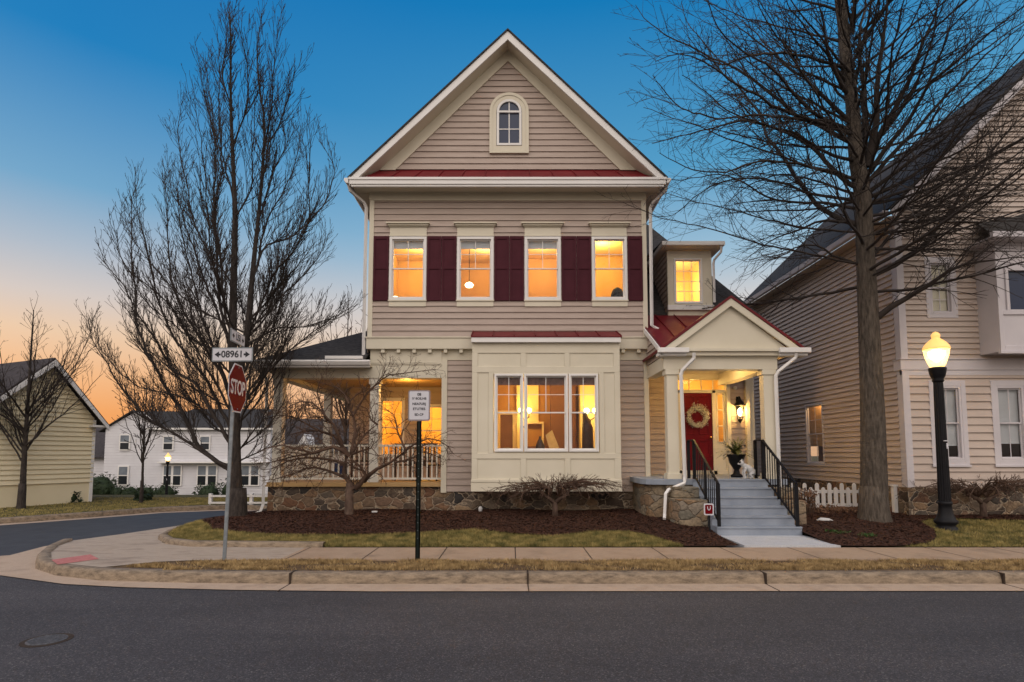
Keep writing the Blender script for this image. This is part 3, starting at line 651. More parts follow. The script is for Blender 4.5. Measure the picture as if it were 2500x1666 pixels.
m = MB(); m.box(.14, .36, 17.0, 17.19, 1.25, 4.0).box(.36, .80, 17.1, 17.19, 2.78, 4.0).box(2.0, 2.62, 16.6, 17.19, 1.25, 4.0).box(-1.2, -.55, 17.1, 17.19, 1.25, 3.4); m.build('wall_panel', 'bright_panel', rm)
lit('dining_light', (.2, 15.2, 3.95), 36, (1, .60, .14)); lit('hallway_light', (2.5, 15.0, 3.9), 26, (1, .60, .14))
# porch on the left
PZ0 = 1.10
m = MB(); m.box(-6.20, -1.72, 14.55, 14.85, .0, .99).box(-6.20, -5.9, 14.85, 21, .0, .99); m.build('porch_foundation', 'stone', H)
m = MB(); m.box(-6.26, -1.80, 14.45, 21, .99, 1.03).box(-6.22, -1.80, 14.5, 21, 1.03, 1.10); m.build('porch_floor', 'porchceil', H, bev=.005)
for x in (-6.0, -3.53):
    m = MB(); m.box(x - .115, x + .115, 14.52, 14.75, 1.10, 3.72).box(x - .14, x + .14, 14.495, 14.775, 1.10, 1.26).box(x - .14, x + .14, 14.495, 14.775, 3.60, 3.755); m.build('porch_column', 'ivory', H, bev=.006)
m = MB(); m.box(-6.115, -5.885, 18.4, 18.63, 1.10, 3.72); m.build('porch_column', 'ivory', H, bev=.006)
m = MB(); m.box(-6.16, -1.80, 14.47, 14.78, 3.755, 4.10).box(-6.16, -5.86, 14.78, 21, 3.755, 4.10).box(-3.64, -1.8, 14.45, 14.8, 4.10, 4.49).box(-3.64, -1.92, 14.44, 14.47, 4.14, 4.17); m.build('porch_beam', 'cream', H, bev=.005)
m = MB(); m.box(-6.1, -1.7, 14.78, 21, 3.86, 3.90); m.build('porch_ceiling', 'porchceil', H)
# railing
def rail(m, p, q, z0, z1, n):
    (x0, y0), (x1, y1) = p, q
    m.bar((x0, y0, z1), (x1, y1, z1), .07, .05); m.bar((x0, y0, z0 + .09), (x1, y1, z0 + .09), .05, .05)
    for i in range(1, n): t = i / n; x, y = x0 + (x1 - x0) * t, y0 + (y1 - y0) * t; m.box(x - .016, x + .016, y - .016, y + .016, z0 + .115, z1 - .025)
for p, q, n in (((-5.88, 14.62), (-3.65, 14.62), 17), ((-3.41, 14.62), (-1.80, 14.62), 13), ((-6.0, 14.75), (-6.0, 18.4), 28)):
    m = MB(); rail(m, p, q, 1.10, 2.03, n); m.build('porch_railing', 'ivory', H)
# back wall of the porch with a window and a glazed door
yb = 17.3
m = MB((0, yb, 0)); siding(m, 1.1, 3.86, .1615, const(-4.95, -1.7), [(-4.02, -3.3, 1.75, 3.5), (-2.85, -2.05, 1.75, 3.3)]); pbw = m.build('porch_back_wall', 'siding', H)
m = MB((-4.95, yb, 0), (0, 1, 0), (-1, 0, 0)); siding(m, 1.1, 3.86, .1615, const(0, 5)); m.build('porch_side_wall', 'siding', H)
m = MB((-1.7, YL, 0), (0, 1, 0), (-1, 0, 0)); siding(m, 1.1, 3.86, .1615, const(0.1, 2.8)); m.build('porch_inner_wall', 'siding', H)
window(H, MB((0, yb, 0)), -4.05, -3.27, 1.72, 3.53, fw=.07, proud=.03, grid=(2, 2)); window(H, MB((0, yb, 0)), -2.88, -2.02, 1.72, 3.33, fw=.07, proud=.03, grid=(2, 2))
m = MB(); m.box(-4.3, -1.7, 20.4, 20.5, 1.1, 3.86).box(-4.3, -4.28, yb + .05, 20.4, 1.1, 3.86).box(-1.72, -1.7, yb + .05, 20.4, 1.1, 3.86); m.build('room', 'room', H)
lit('kitchen_light', (-3.0, 18.9, 3.5), 150, (1, .58, .10))
# porch roof: two hipped slopes
PR = .547; zx = 4.14
A = (-6.42, 13.98, zx); Bp = (XL, 13.98, zx); Cc = (XL, 14.4, zx + PR * .42); Dd = (XL, 16.72, zx + PR * 2.74); E_ = (-6.42, 21.2, zx); F_ = (XL, 21.2, zx + PR * 2.74)
m = MB(); m.prism([A, Bp, Dd], (0, 0, -.05)); m.prism([A, Dd, F_, E_], (0, 0, -.05)); m.build('porch_roof', 'slate', H)
m = MB(); m.prism([(-6.45, 13.98, zx - .01), (-6.45, 13.87, zx - .01), (-6.45, 13.86, zx - .05), (-6.45, 13.91, zx - .13), (-6.45, 13.98, zx - .13)], (2.94, 0, 0)); m.build('porch_gutter', 'white', H, bev=.004)
m = MB(); m.box(-6.43, XL + .15, 13.98, 14.02, 3.96, zx - .055).box(-6.43, -6.39, 14.02, 21.2, 3.96, zx - .055); m.build('porch_fascia', 'white', H)
m = MB(); m.box(-6.39, XL + .1, 14.02, 14.5, 4.03, 4.06).box(-6.39, -6.1, 14.5, 21.2, 4.03, 4.06); m.build('porch_soffit', 'cream', H)
m = MB(); m.box(-4.62, XL - .02, 13.90, 14.0, 4.16, 4.235); m.build('gutter_guard', 'white', H, bev=.004)
# downspouts
def spout(pts, nm='downspout', w=.075, h=.055, par=None):
    m = MB()
    m.tube(pts, [w / 2 * 1.15] * len(pts), 4); 
    return m.build(nm, 'white', par or H)
spout([(-4.16, 14.0, 8.66), (-4.13, 14.06, 8.52), (-3.84, 14.33, 8.32), (-3.79, 14.36, 8.2), (-3.79, 14.36, 4.32)])
spout([(3.94, 14.0, 8.66), (3.92, 14.06, 8.52), (3.66, 14.33, 8.32), (3.60, 14.36, 8.2), (3.58, 14.36, 5.1), (3.72, 14.28, 4.98)])
spout([(-6.4, 13.93, 4.05), (-6.36, 14.1, 3.92), (-6.27, 14.42, 3.74), (-6.27, 14.46, 3.6), (-6.27, 14.46, .55), (-6.30, 14.38, .38), (-6.42, 14.2, .30)])
# entry wing with its steep roof and hip
yw = 15.9
m = MB((0, yw, 0)); siding(m, 1.25, 4.2, .1615, const(XR, 6.75), [(4.60, 6.03, 1.25, 3.97)]); m.build('entry_wall', 'siding', H)
m = MB((6.75, yw, 0), (0, 1, 0), (1, 0, 0)); siding(m, .4, 5.5, .1615, const(0, 8)); m.build('wing_side_wall', 'siding', H)
m = MB((0, yw, 0)); m.fb(6.62, 6.78, -.1, .03, 1.2, 4.6).fb(4.52, 4.62, -.05, .035, 1.25, 4.0).fb(6.02, 6.12, -.05, .035, 1.25, 4.0).fb(4.52, 6.12, -.05, .04, 3.93, 4.05); m.build('entry_trim', 'cream', H, bev=.004)
zs_ = 5.60
m = MB(); q_ = (0, .02, -.06); m.prism([(XR, 15.5, zs_), (4.34, 15.5, zs_), (4.34, 20.0, 10.1), (XR, 20.0, 10.1)], q_).prism([(5.55, 15.5, zs_), (6.95, 15.5, zs_), (5.55, 18.575, zs_ + 3.075)], q_).prism([(4.34, 17.5, zs_ + 2.0), (5.55, 17.5, zs_ + 2.0), (5.55, 18.575, zs_ + 3.075), (4.9, 20.0, 10.1), (4.34, 20, 10.1)], q_); m.prism([(6.95, 15.5, zs_), (6.95, 25, zs_), (4.9, 24, 10.1), (4.9, 20, 10.1)], (-.02, 0, -.06)); m.prism([(-3.7, 20.0, 10.1), (4.9, 20, 10.1), (4.9, 24, 10.1), (-3.7, 24, 10.1)], (0, 0, -.05)); m.build('wing_roof', 'slate', H)
# dormer
dm = MB((0, 15.5, 0)); D0, D1 = 4.33, 5.56
m = MB(); m.box(D0, 4.50, 15.5, 15.6, 5.92, 7.48).box(5.29, D1, 15.5, 15.6, 5.92, 7.48).box(D0, D1, 15.5, 15.6, 5.56, 5.92).box(4.50, 5.29, 15.5, 15.6, 5.92, 5.97).box(4.50, 5.29, 15.5, 15.6, 7.25, 7.48)
dor = m.build('dormer', 'cream', H)
m = MB((D0, 15.6, 0), (0, 1, 0), (-1, 0, 0)); siding(m, 5.6, 7.48, .16, lambda z: (0, max(.05, z - 5.6))); m.build('dormer_cheek', 'siding', dor)
m = MB((D1, 15.6, 0), (0, 1, 0), (1, 0, 0)); siding(m, 5.6, 7.48, .16, lambda z: (0, max(.05, z - 5.6))); m.build('dormer_cheek', 'siding', dor)
window(H, MB((0, 15.5, 0)), 4.50, 5.29, 5.97, 7.25, fw=.045, sash=False, grid=(3, 4), name='dormer_window')
m = MB(); m.box(D0 - .03, D1 + .02, 15.42, 15.5, 5.78, 5.92); m.build('dormer_sill', 'white', dor, bev=.005)
m = MB(); m.box(4.14, 5.76, 15.22, 17.8, 7.50, 7.52); m.build('dormer_soffit', 'cream', dor)
m = MB(); m.box(4.10, 5.82, 15.14, 15.22, 7.51, 7.62).box(4.10, 4.16, 15.22, 17.6, 7.51, 7.62).box(5.76, 5.82, 15.22, 17.6, 7.51, 7.62); m.build('dormer_gutter', 'white', dor, bev=.006)
m = MB(); m.prism([(4.10, 15.2, 7.62), (5.82, 15.2, 7.62), (5.82, 17.9, 7.95), (4.10, 17.9, 7.95)], (0, 0, -.03)); m.build('dormer_roof', 'slate', dor)
m = MB(); m.tube([(5.74, 15.2, 7.50), (5.74, 15.25, 7.35), (5.62, 15.44, 7.2), (5.60, 15.46, 7.1), (5.60, 15.46, 6.0)], .035, 4); m.build('dormer_downspout', 'white', dor)
m = MB(); m.quad((4.36, 17.3, 5.7), (5.5, 17.3, 5.7), (5.5, 17.3, 7.5), (4.36, 17.3, 7.5)); m.quad((4.36, 15.6, 5.7), (4.36, 17.3, 5.7), (4.36, 17.3, 7.5), (4.36, 15.6, 7.5)); m.quad((5.5, 15.6, 5.7), (5.5, 17.3, 5.7), (5.5, 17.3, 7.5), (5.5, 15.6, 7.5)); m.quad((4.36, 15.6, 5.75), (5.5, 15.6, 5.75), (5.5, 17.3, 5.75), (4.36, 17.3, 5.75)); m.build('attic_room', 'ceil', dor)
m = MB(); m.box(4.45, 5.35, 15.66, 15.67, 5.95, 7.3); 
lit('attic_light', (4.93, 16.5, 6.7), 40, (1, .68, .22))
# portico
pf = 12.95
zr = lambda y: 4.17 + .53 * (y - 12.72)
m = MB()
for s in (-1, 1): m.prism([(5 + s * 1.6, 12.72, zr(12.72)), (5, 15.04, zr(15.04)), (5, 15.5, zr(15.5)), (5 + s * 1.6, 15.5, zr(15.5))], (0, 0, -.05))
for x in (3.42, 3.95, 4.48, 5.55, 6.1, 6.58): y = 12.72 + (1.6 - abs(x - 5)) * 1.45 + .02; m.bar((x, y, zr(y) + .015), (x, 15.5, zr(15.5) + .015), .02, .035)
por = m.build('portico_roof', 'redmetal', H)
gx, gzp, ge = 5.00, 5.40, 4.20
hw = 1.60
for s in (-1, 1):
    m = MB(); m.prism([(gx + s * (hw + .05), 12.74, ge + .02), (gx, 12.74, gzp + .03), (gx, 12.74, gzp - .03), (gx + s * (hw + .04), 12.74, ge - .04)], (0, 2.4, 0)); m.build('gable_roof', 'redmetal', por)
    m = MB(); m.prism([(gx + s * hw, 12.76, ge - .03), (gx, 12.76, gzp - .035), (gx, 12.76, gzp - .21), (gx + s * (hw - .17), 12.76, ge - .07)], (0, .05, 0)); m.build('gable_fascia', 'cream', por)
m = MB(); m.prism([(gx - 1.32, 12.86, 4.2), (gx + 1.32, 12.86, 4.2), (gx, 12.86, 5.22)], (0, .05, 0)); m.build('tympanum', 'cream', por)
m = MB(); m.box(gx - 1.10, gx + 1.10, 12.70, 12.90, 4.13, 4.20).box(gx - 1.08, gx + 1.08, 12.76, 12.90, 4.04, 4.13); m.build('cornice', 'cream', por, bev=.006)
for s in (-1, 1):
    m = MB(); a = gx + s * 1.02; b = gx + s * 1.72
    m.box(min(a, b), max(a, b), 12.62, 12.72, 4.09, 4.20).box(min(a, b) + .03, max(a, b) - .03, 12.72, 12.95, 4.03, 4.10); m.build('gutter', 'white', por, bev=.01)
m = MB(); m.box(3.46, 6.06, 12.87, 13.15, 3.74, 4.05).box(3.46, 3.72, 13.15, 14.5, 3.74, 4.05).box(5.80, 6.06, 13.15, yw, 3.74, 4.05).box(3.44, 6.08, 12.85, 13.0, 4.0, 4.05); m.build('portico_beam', 'cream', por, bev=.005)
m = MB(); m.box(3.5, 6.05, 12.9, yw, 4.05, 4.08); m.build('portico_ceiling', 'cream', por)
m = MB((3.47, pf, 0), (0, 1, 0), (-1, 0, 0)); siding(m, 4.06, 4.95, .1615, lambda z: (min(1.45, max(0, (z - 4.18) / .53 - .1)), 1.5)); m.build('portico_side_wall', 'siding', por)
m = MB(); m.prism([(3.40, 12.72, 4.16), (3.40, 14.38, 5.04), (3.40, 14.38, 4.92), (3.40, 12.72, 4.03)], (-.03, 0, 0)); m.build('side_fascia', 'white', por)
for x in (3.66, 5.87):
    m = MB(); m.box(x - .13, x + .13, 12.90, 13.12, 1.37, 3.63).box(x - .165, x + .165, 12.865, 13.155, 1.25, 1.38).box(x - .16, x + .16, 12.87, 13.15, 3.62, 3.74); m.build('portico_column', 'cream', por, bev=.006)
m = MB(); m.box(6.52, 6.62, yw - .12, yw, 1.25, 3.9); m.build('pilaster', 'cream', por, bev=.005)
spout([(4.10, 12.68, 4.09), (4.10, 12.70, 3.96), (3.86, 12.80, 3.70), (3.83, 12.80, 3.6), (3.87, 12.80, 1.30), (3.84, 12.76, 1.16), (3.42, 12.55, 1.02), (3.36, 12.53, .95), (3.33, 12.53, .50), (3.29, 12.42, .42)], 'portico_downspout')
spout([(6.40, 12.68, 4.09), (6.40, 12.70, 3.98), (6.05, 12.82, 3.68), (6.0, 12.84, 3.58), (6.0, 12.84, .5)], 'portico_downspout')
# door, sidelight, transom
m = MB(); m.box(4.74, 5.62, yw + .04, yw + .09, 1.36, 3.53)
for (a, b) in ((4.84, 5.12), (5.24, 5.52)):
    for (z0, z1) in ((1.50, 2.20), (2.36, 3.02), (3.12, 3.42)):
        m.box(a, b, yw + .028, yw + .04, z0, z0 + .025).box(a, b, yw + .028, yw + .04, z1 - .025, z1).box(a, a + .025, yw + .028, yw + .04, z0, z1).box(b - .025, b, yw + .028, yw + .04, z0, z1)
dr = m.build('front_door', 'door', H, bev=.004)
m = MB(); m.tube([(5.55, yw + .04, 2.28), (5.55, yw - .03, 2.28)], [.012, .03], 10); m.build('door_knob', 'brass', dr, True)
m = MB(); m.box(4.60, 4.74, yw, yw + .1, 1.25, 3.60).box(5.62, 5.72, yw, yw + .1, 1.25, 3.60).box(4.60, 6.03, yw, yw + .1, 3.53, 3.62).box(4.60, 6.03, yw, yw + .1, 1.25, 1.36).box(5.98, 6.03, yw, yw + .1, 1.36, 3.53).box(4.60, 6.03, yw, yw + .1, 3.90, 3.97).box(5.72, 5.98, yw + .03, yw + .08, 1.36, 2.15); m.build('door_frame', 'cream', H, bev=.004)
m = MB(); m.box(4.6, 6.03, yw + .05, yw + .055, 3.62, 3.90).box(5.72, 5.98, yw + .05, yw + .055, 2.15, 3.53); m.build('transom_pane', 'glass', H)
m = MB()
for x in (4.62, 4.99, 5.33, 5.66, 5.99): m.box(x - .012, x + .012, yw + .02, yw + .045, 3.62, 3.90)
for z in (2.15, 2.6, 3.05, 3.5): m.box(5.72, 5.98, yw + .02, yw + .045, z - .012, z + .012)
m.box(5.74, 5.78, yw + .02, yw + .045, 2.15, 3.53).box(5.92, 5.96, yw + .02, yw + .045, 2.15, 3.53); m.build('transom_grille', 'cream', H)
m = MB(); m.quad((4.5, 18.2, 1.3), (6.6, 18.2, 1.3), (6.6, 18.2, 4.2), (4.5, 18.2, 4.2)); m.quad((4.5, 16.05, 1.3), (4.5, 18.2, 1.3), (4.5, 18.2, 4.2), (4.5, 16.05, 4.2)); m.quad((6.6, 16.05, 1.3), (6.6, 18.2, 1.3), (6.6, 18.2, 4.2), (6.6, 16.05, 4.2)); m.quad((4.5, 16.05, 4.2), (6.6, 16.05, 4.2), (6.6, 18.2, 4.2), (4.5, 18.2, 4.2)); m.quad((4.5, 16.05, 1.3), (6.6, 16.05, 1.3), (6.6, 18.2, 1.3), (4.5, 18.2, 1.3)); m.build('entry_hall', 'room', H)
lit('entry_hall_light', (5.5, 17.2, 3.8), 60, (1, .68, .2))
# porch slab and stone below
m = MB(); m.prism([(2.98, 13.25, 1.12), (3.05, 13.02, 1.12), (3.2, 12.9, 1.12), (3.5, 12.86, 1.12), (6.2, 12.86, 1.12), (6.2, yw, 1.12), (2.98, yw, 1.12)], (0, 0, .13)); m.build('porch_slab', 'gray_paint', H, bev=.01)
m = MB(); m.prism([(3.06, 13.35, .2), (3.14, 13.12, .2), (3.3, 13.0, .2), (3.5, 12.95, .2), (6.15, 12.95, .2), (6.15, 15.8, .2), (3.06, 15.8, .2)], (0, 0, .92)); m.build('porch_stone_base', 'stone_pale', H)
# ------------------------------------------------------------------ steps
S = thing('front_steps', 'grey painted concrete stairs with black iron handrails leading up to the red door', 'steps', (4.9, 12.1, .2))
m = MB(); n = 6; t0 = 11.40; rise = (1.25 - .2) / 6
SX0, SX1 = 4.06, 5.74
poly = [(SX0, t0, .1)]
for i in range(n):
    y = t0 + i * .29; poly += [(SX0, y, .2 + i * rise + rise - .035), (SX0, y - .02, .2 + i * rise + rise - .03), (SX0, y - .02, .2 + (i + 1) * rise)]
    poly.append((SX0, y + .29, .2 + (i + 1) * rise)) if i < n - 1 else None
poly += [(SX0, t0 + n * .29 - .28, 1.249), (SX0, t0 + n * .29 - .28, .1)]
m.prism(poly, (SX1 - SX0, 0, 0)); m.build('stair_flight', 'gray_paint', S)
def railing(xa, nm='handrail'):
    m = MB(); yt, yb_ = 12.92, 11.45; zt_, zb_ = 2.13, 1.22
    m.bar((xa, yt, zt_), (xa, yb_, zb_), .045, .03); m.bar((xa, yt + .4, zt_), (xa, yt, zt_), .045, .03); m.bar((xa, yt, 1.33), (xa, yb_, .46), .03, .025)
    m.box(xa - .03, xa + .03, yt - .03, yt + .03, 1.25, zt_).box(xa - .028, xa + .028, yb_ - .028, yb_ + .028, .37, zb_).box(xa - .02, xa + .02, 12.2, 12.24, .85, 1.7)
    for i in range(1, 13):
        t = i / 13; y = yt + (yb_ - yt) * t; m.box(xa - .008, xa + .008, y - .008, y + .008, 1.33 + (.46 - 1.33) * t, zt_ + (zb_ - zt_) * t)
    m.box(xa - .03, xa + .03, yt + .37, yt + .43, 1.25, zt_)
    m.build(nm, 'iron', S)
railing(4.12); railing(5.68)
# stone cheek walls beside the steps
def rough(m_, poly, h):
    m_.prism(poly, (0, 0, h))
K = thing('stone_planter', 'stepped stone cheek wall left of the grey stairs, behind the red yard sign', 'stone wall', (3.8, 12.1, .3))
m = MB(); rough(m, [(3.42, 12.35, .2), (3.5, 12.05, .2), (3.75, 11.9, .2), (4.05, 11.86, .2), (4.05, 12.9, .2), (3.42, 12.9, .2)], .66); m.build('lower_course', 'stone_pale', K, bev=.03)
m = MB(); rough(m, [(3.46, 12.6, .86), (3.5, 12.42, .86), (4.05, 12.38, .86), (4.05, 12.93, .86), (3.46, 12.93, .86)], .24); m.build('upper_course', 'stone_pale', K, bev=.03)
m = MB(); m.box(5.76, 6.16, 12.0, 12.93, .2, .84).box(5.76, 6.2, 12.35, 12.93, .84, 1.08)
o = m.build('stone_cheek_wall', 'stone_pale', None, bev=.04); tag(o, 'stone cheek wall right of the grey stairs beside the white picket fence', 'stone wall')
# ------------------------------------------------------------------ neighbour on the right
NB = thing('neighbor_house', 'beige sided two storey house with steep dark roof behind the big bare tree', 'house', (9.1, 13.2, .3))
NX, NY, NBK, NXR = 8.98, 13.0, 21.0, 18.4
SW = (14.9, 16.7, 1.55, 3.1)      # window in the long side wall (y0, y1, z0, z1)
wy0, wy1, wz0, wz1 = 16.35, 17.35, 1.50, 3.32
m = MB((NX, 0, 0), (0, 1, 0), (-1, 0, 0)); siding(m, 1.06, 7.45, .135, const(NY + .14, NBK), [(wy0 + .03, wy1 - .03, wz0 + .03, wz1 - .03)], lap=.042); m.build('side_wall', 'beige_siding', NB)
window(NB, MB((NX, 0, 0), (0, 1, 0), (-1, 0, 0)), wy0, wy1, wz0, wz1, fw=.07, grid=(2, 2), lowgrid=(2, 1), fm='lilac', deep=.05)
m = MB(); m.box(NX + .25, NX + .3, wy0 - .3, wy1 + .3, 2.05, wz1 + .2); m.build('curtain', 'curtain', NB)
m = MB(); m.box(NX + .5, NX + .55, wy0 - .3, wy1 + .3, wz0 - .2, wz1 + .4); m.build('room_wall', 'room_dark', NB)
lit('neighbor_room_light', (NX + .17, 16.85, 3.45), 24, (1, .62, .25), .02)
m = MB((0, NY, 0)); 
NWA = (9.56, 10.40, 1.56, 3.50); NWB = (10.98, 11.84, 1.56, 3.50); NUW = (9.62, 10.34, 4.96, 6.40)
siding(m, 1.06, 3.62, .178, const(NX + .14, NXR), [(a + .05, b - .05, c_ + .05, d - .05) for a, b, c_, d in (NWA, NWB)], lap=.035)
siding(m, 3.98, 7.9, .13, const(NX + .14, NXR), [(NUW[0] + .05, NUW[1] - .05, NUW[2] + .05, NUW[3] - .05)], lap=.035)
rs = 4.74 / 4.84
siding(m, 7.9, 12.0, .13, lambda z: (NX - .1 + (z - 7.45) / rs * 1.0, 18.7 - (z - 7.45) / rs), lap=.035); m.build('front_wall', 'beige_siding', NB)
m = MB((0, NY, 0)); m.fb(NX - .02, NX + .14, -.16, .035, 1.06, 3.74).fb(NX - .02, NX + .14, -.16, .035, 3.98, 7.4); m.build('corner_board', 'lilac', NB, bev=.004)
m = MB((0, NY, 0)); m.fb(NX - .05, NXR, -.2, .05, 3.74, 3.98).fb(NX - .07, NXR, -.22, .08, 3.98, 4.0).fb(NX - .02, NXR, -.05, .03, 3.62, 3.74); m.build('band_board', 'lilac', NB, bev=.004)
m = MB(); m.box(NX - .04, NXR, NY - .06, NY + .3, .2, 1.06).box(NX - .03, NX + .3, NY + .3, NBK, .1, 1.055); m.build('foundation', 'stone', NB)
for k, (a, b, z0, z1) in enumerate((NWA, NWB)):
    window(NB, MB((0, NY, 0)), a + .11, b - .11, z0 + .11, z1 - .13, fw=.05, grid=(2, 1), lowgrid=(2, 1), fm='lilac', blind=(1.25 if k else 1.32), deep=.06)
    m = MB((0, NY, 0)); m.fb(a, a + .11, 0, .035, z0, z1).fb(b - .11, b, 0, .035, z0, z1).fb(a + .11, b - .11, 0, .035, z1 - .13, z1).fb(a + .11, b - .11, 0, .035, z0, z0 + .11).fb(a - .02, b + .02, .035, .06, z0 - .04, z0 + .01); m.build('window_casing', 'lilac', NB, bev=.004)
a, b, z0, z1 = NUW; window(NB, MB((0, NY, 0)), a + .1, b - .1, z0 + .1, z1 - .1, fw=.045, grid=(2, 2), lowgrid=(2, 2), fm='lilac', blind=1.15, blindm='pale_blind', deep=.06)
m = MB((0, NY, 0)); m.fb(a, a + .1, 0, .03, z0, z1).fb(b - .1, b, 0, .03, z0, z1).fb(a + .1, b - .1, 0, .03, z1 - .1, z1).fb(a + .1, b - .1, 0, .03, z0, z0 + .1); m.build('window_casing', 'lilac', NB, bev=.004)
m = MB(); m.box(NX + .2, NXR - .1, NY + 1.9, NY + 2.0, 1.0, 7.2).box(NX + .2, NXR, NY + .2, NY + 2, 3.7, 3.8); m.build('inner_wall', 'room_dark', NB)
# roof
e0 = (NX - .32, 7.40); rk = (13.6, 7.40 + (13.6 - NX + .32) * rs)
m = MB(); m.prism([(e0[0], NY - .35, e0[1]), (rk[0], NY - .35, rk[1]), (rk[0], NY - .35, rk[1] + .06), (e0[0] - .03, NY - .35, e0[1] + .04)], (0, NBK - NY + .7, 0)); m.prism([(rk[0], NY - .35, rk[1]), (18.6, NY - .35, 7.4), (18.64, NY - .35, 7.44), (rk[0], NY - .35, rk[1] + .06)], (0, NBK - NY + .7, 0)); m.build('roof', 'slate', NB)
m = MB(); m.prism([(e0[0] + .02, NY - .36, e0[1] - .02), (rk[0], NY - .36, rk[1] - .01), (rk[0], NY - .36, rk[1] - .22), (e0[0] + .1, NY - .36, e0[1] - .16)], (0, .04, 0)); m.build('rake_fascia', 'lilac', NB)
m = MB(); m.prism([(e0[0], NY - .3, 7.28), (e0[0] - .12, NY - .3, 7.28), (e0[0] - .14, NY - .3, 7.40), (e0[0], NY - .3, 7.40)], (0, NBK - NY + .6, 0)); m.build('gutter', 'lilac', NB)
m = MB(); m.box(e0[0], NX + .02, NY - .3, NBK + .3, 7.24, 7.27); m.build('eave_soffit', 'beige_siding', NB)
m = MB(); m.tube([(NX - .40, NY + .5, 7.3), (NX - .38, NY + .55, 7.1), (NX - .07, NY + .75, 6.85), (NX - .07, NY + .75, .4)], .045, 4); m.build('downspout', 'lilac', NB)
# upper bay of the neighbour
m = MB(); m.box(10.80, 13.4, 12.45, NY, 4.08, 5.02).box(10.80, 11.0, 12.45, NY, 5.02, 5.98).box(11.0, 13.4, 12.45, NY, 5.90, 6.6).box(10.8, 11.0, 12.45, NY, 5.98, 6.6); nb_bay = m.build('upper_bay', 'lilac', NB)
m = MB(); m.box(10.80, 10.9, 12.42, 12.45, 4.08, 6.6).box(10.9, 13.4, 12.42, 12.45, 4.9, 5.0).box(10.9, 13.4, 12.42, 12.45, 4.08, 4.2).box(10.76, 13.4, 12.38, 12.45, 4.02, 4.08).box(11.0, 11.07, 12.42, 12.45, 5.0, 5.98).box(11.07, 13.4, 12.42, 12.45, 5.9, 5.98); m.build('bay_trim', 'lilac', nb_bay, bev=.005)
m = MB(); m.box(11.0, 13.4, 12.5, 12.51, 5.02, 5.9); m.build('bay_pane', 'glass_dark', nb_bay)
m = MB(); m.prism([(10.55, 12.2, 6.62), (14.5, 12.2, 6.62), (14.5, 13.0, 7.9), (10.9, 13.0, 7.2)], (0, 0, .05)); m.build('bay_roof', 'slate', nb_bay)
m = MB(); m.box(10.52, 14.5, 12.12, 12.2, 6.56, 6.68).box(10.55, 14.5, 12.2, NY, 6.56, 6.6); m.build('bay_gutter', 'lilac', nb_bay)
# ------------------------------------------------------------------ houses in the distance
TH = thing('garage', 'cream yellow sided gabled building with white rake trim on the far left lawn', 'building', (-17, 19.8, .15))
# wall runs from its right corner to the left and forward a little
tc = Vector((-14.75, 20.1, 0)); tu = Vector((-.40, -.92, 0)).normalized(); tw = Vector((.92, -.40, 0)).normalized()
F3 = lambda: MB(tc, tu, tw)
pk = 1.50; tez, tpz = 3.02, 4.80
def trng(z):
    if z < tez: return (0, 3.4)
    k = (z - tez) / (tpz - tez); return (pk * k, 3.4 - (3.4 - pk) * k)
m = F3(); siding(m, .85, tpz, .158, trng, lap=.038); m.build('wall', 'tan_siding', TH)
m = F3(); m.fb(0, 3.4, -.3, -.01, .0, .85); m.build('foundation', 'tan_siding', TH)
m = MB((tc.x, tc.y, 0), (-tw.x, -tw.y, 0), (-tu.x, -tu.y, 0)); siding(m, .1, tez, .158, const(0, 7)); m.build('side_wall', 'tan_siding', TH)
m = F3(); m.fb(-.02, .08, -.1, .03, .1, tez); m.build('corner_board', 'white', TH)
e_ = F3().P(3.4, -.02, 0); m = MB((e_[0], e_[1], 0), (-tw.x, -tw.y, 0), (tu.x, tu.y, 0)); siding(m, .1, tez, .158, const(0, 7.6), lap=.038); m.build('side_wall', 'tan_siding', TH)
e_ = F3().P(0, -7.6, 0); m = MB((e_[0], e_[1], 0), (tu.x, tu.y, 0), (-tw.x, -tw.y, 0)); siding(m, .1, tpz, .158, trng, lap=.038); m.build('rear_wall', 'tan_siding', TH)
for a0, a1, s in ((-.30, pk, 1), (3.8, pk, -1)):
    z0 = tez - .22 if s > 0 else tez - .30
    P0, P1 = F3().P(a0, .28, z0), F3().P(a1, .28, tpz + .12); bk = -tw * 8
    m = MB(); m.prism([P0, P1, (P1[0], P1[1], P1[2] + .08), (P0[0], P0[1], P0[2] + .08)], bk); m.build('roof', 'slate_warm', TH)
    m = MB(); q0, q1 = F3().P(a0, .30, z0), F3().P(a1, .30, tpz + .12)
    m.prism([q0, q1, (q1[0], q1[1], q1[2] - .20), (q0[0], q0[1], q0[2] - .16)], tw * .03); m.build('rake_trim', 'white', TH)
m = F3(); m.fb(-.32, .20, .0, .27, tez - .26, tez - .19); m.build('eave_return', 'white', TH)
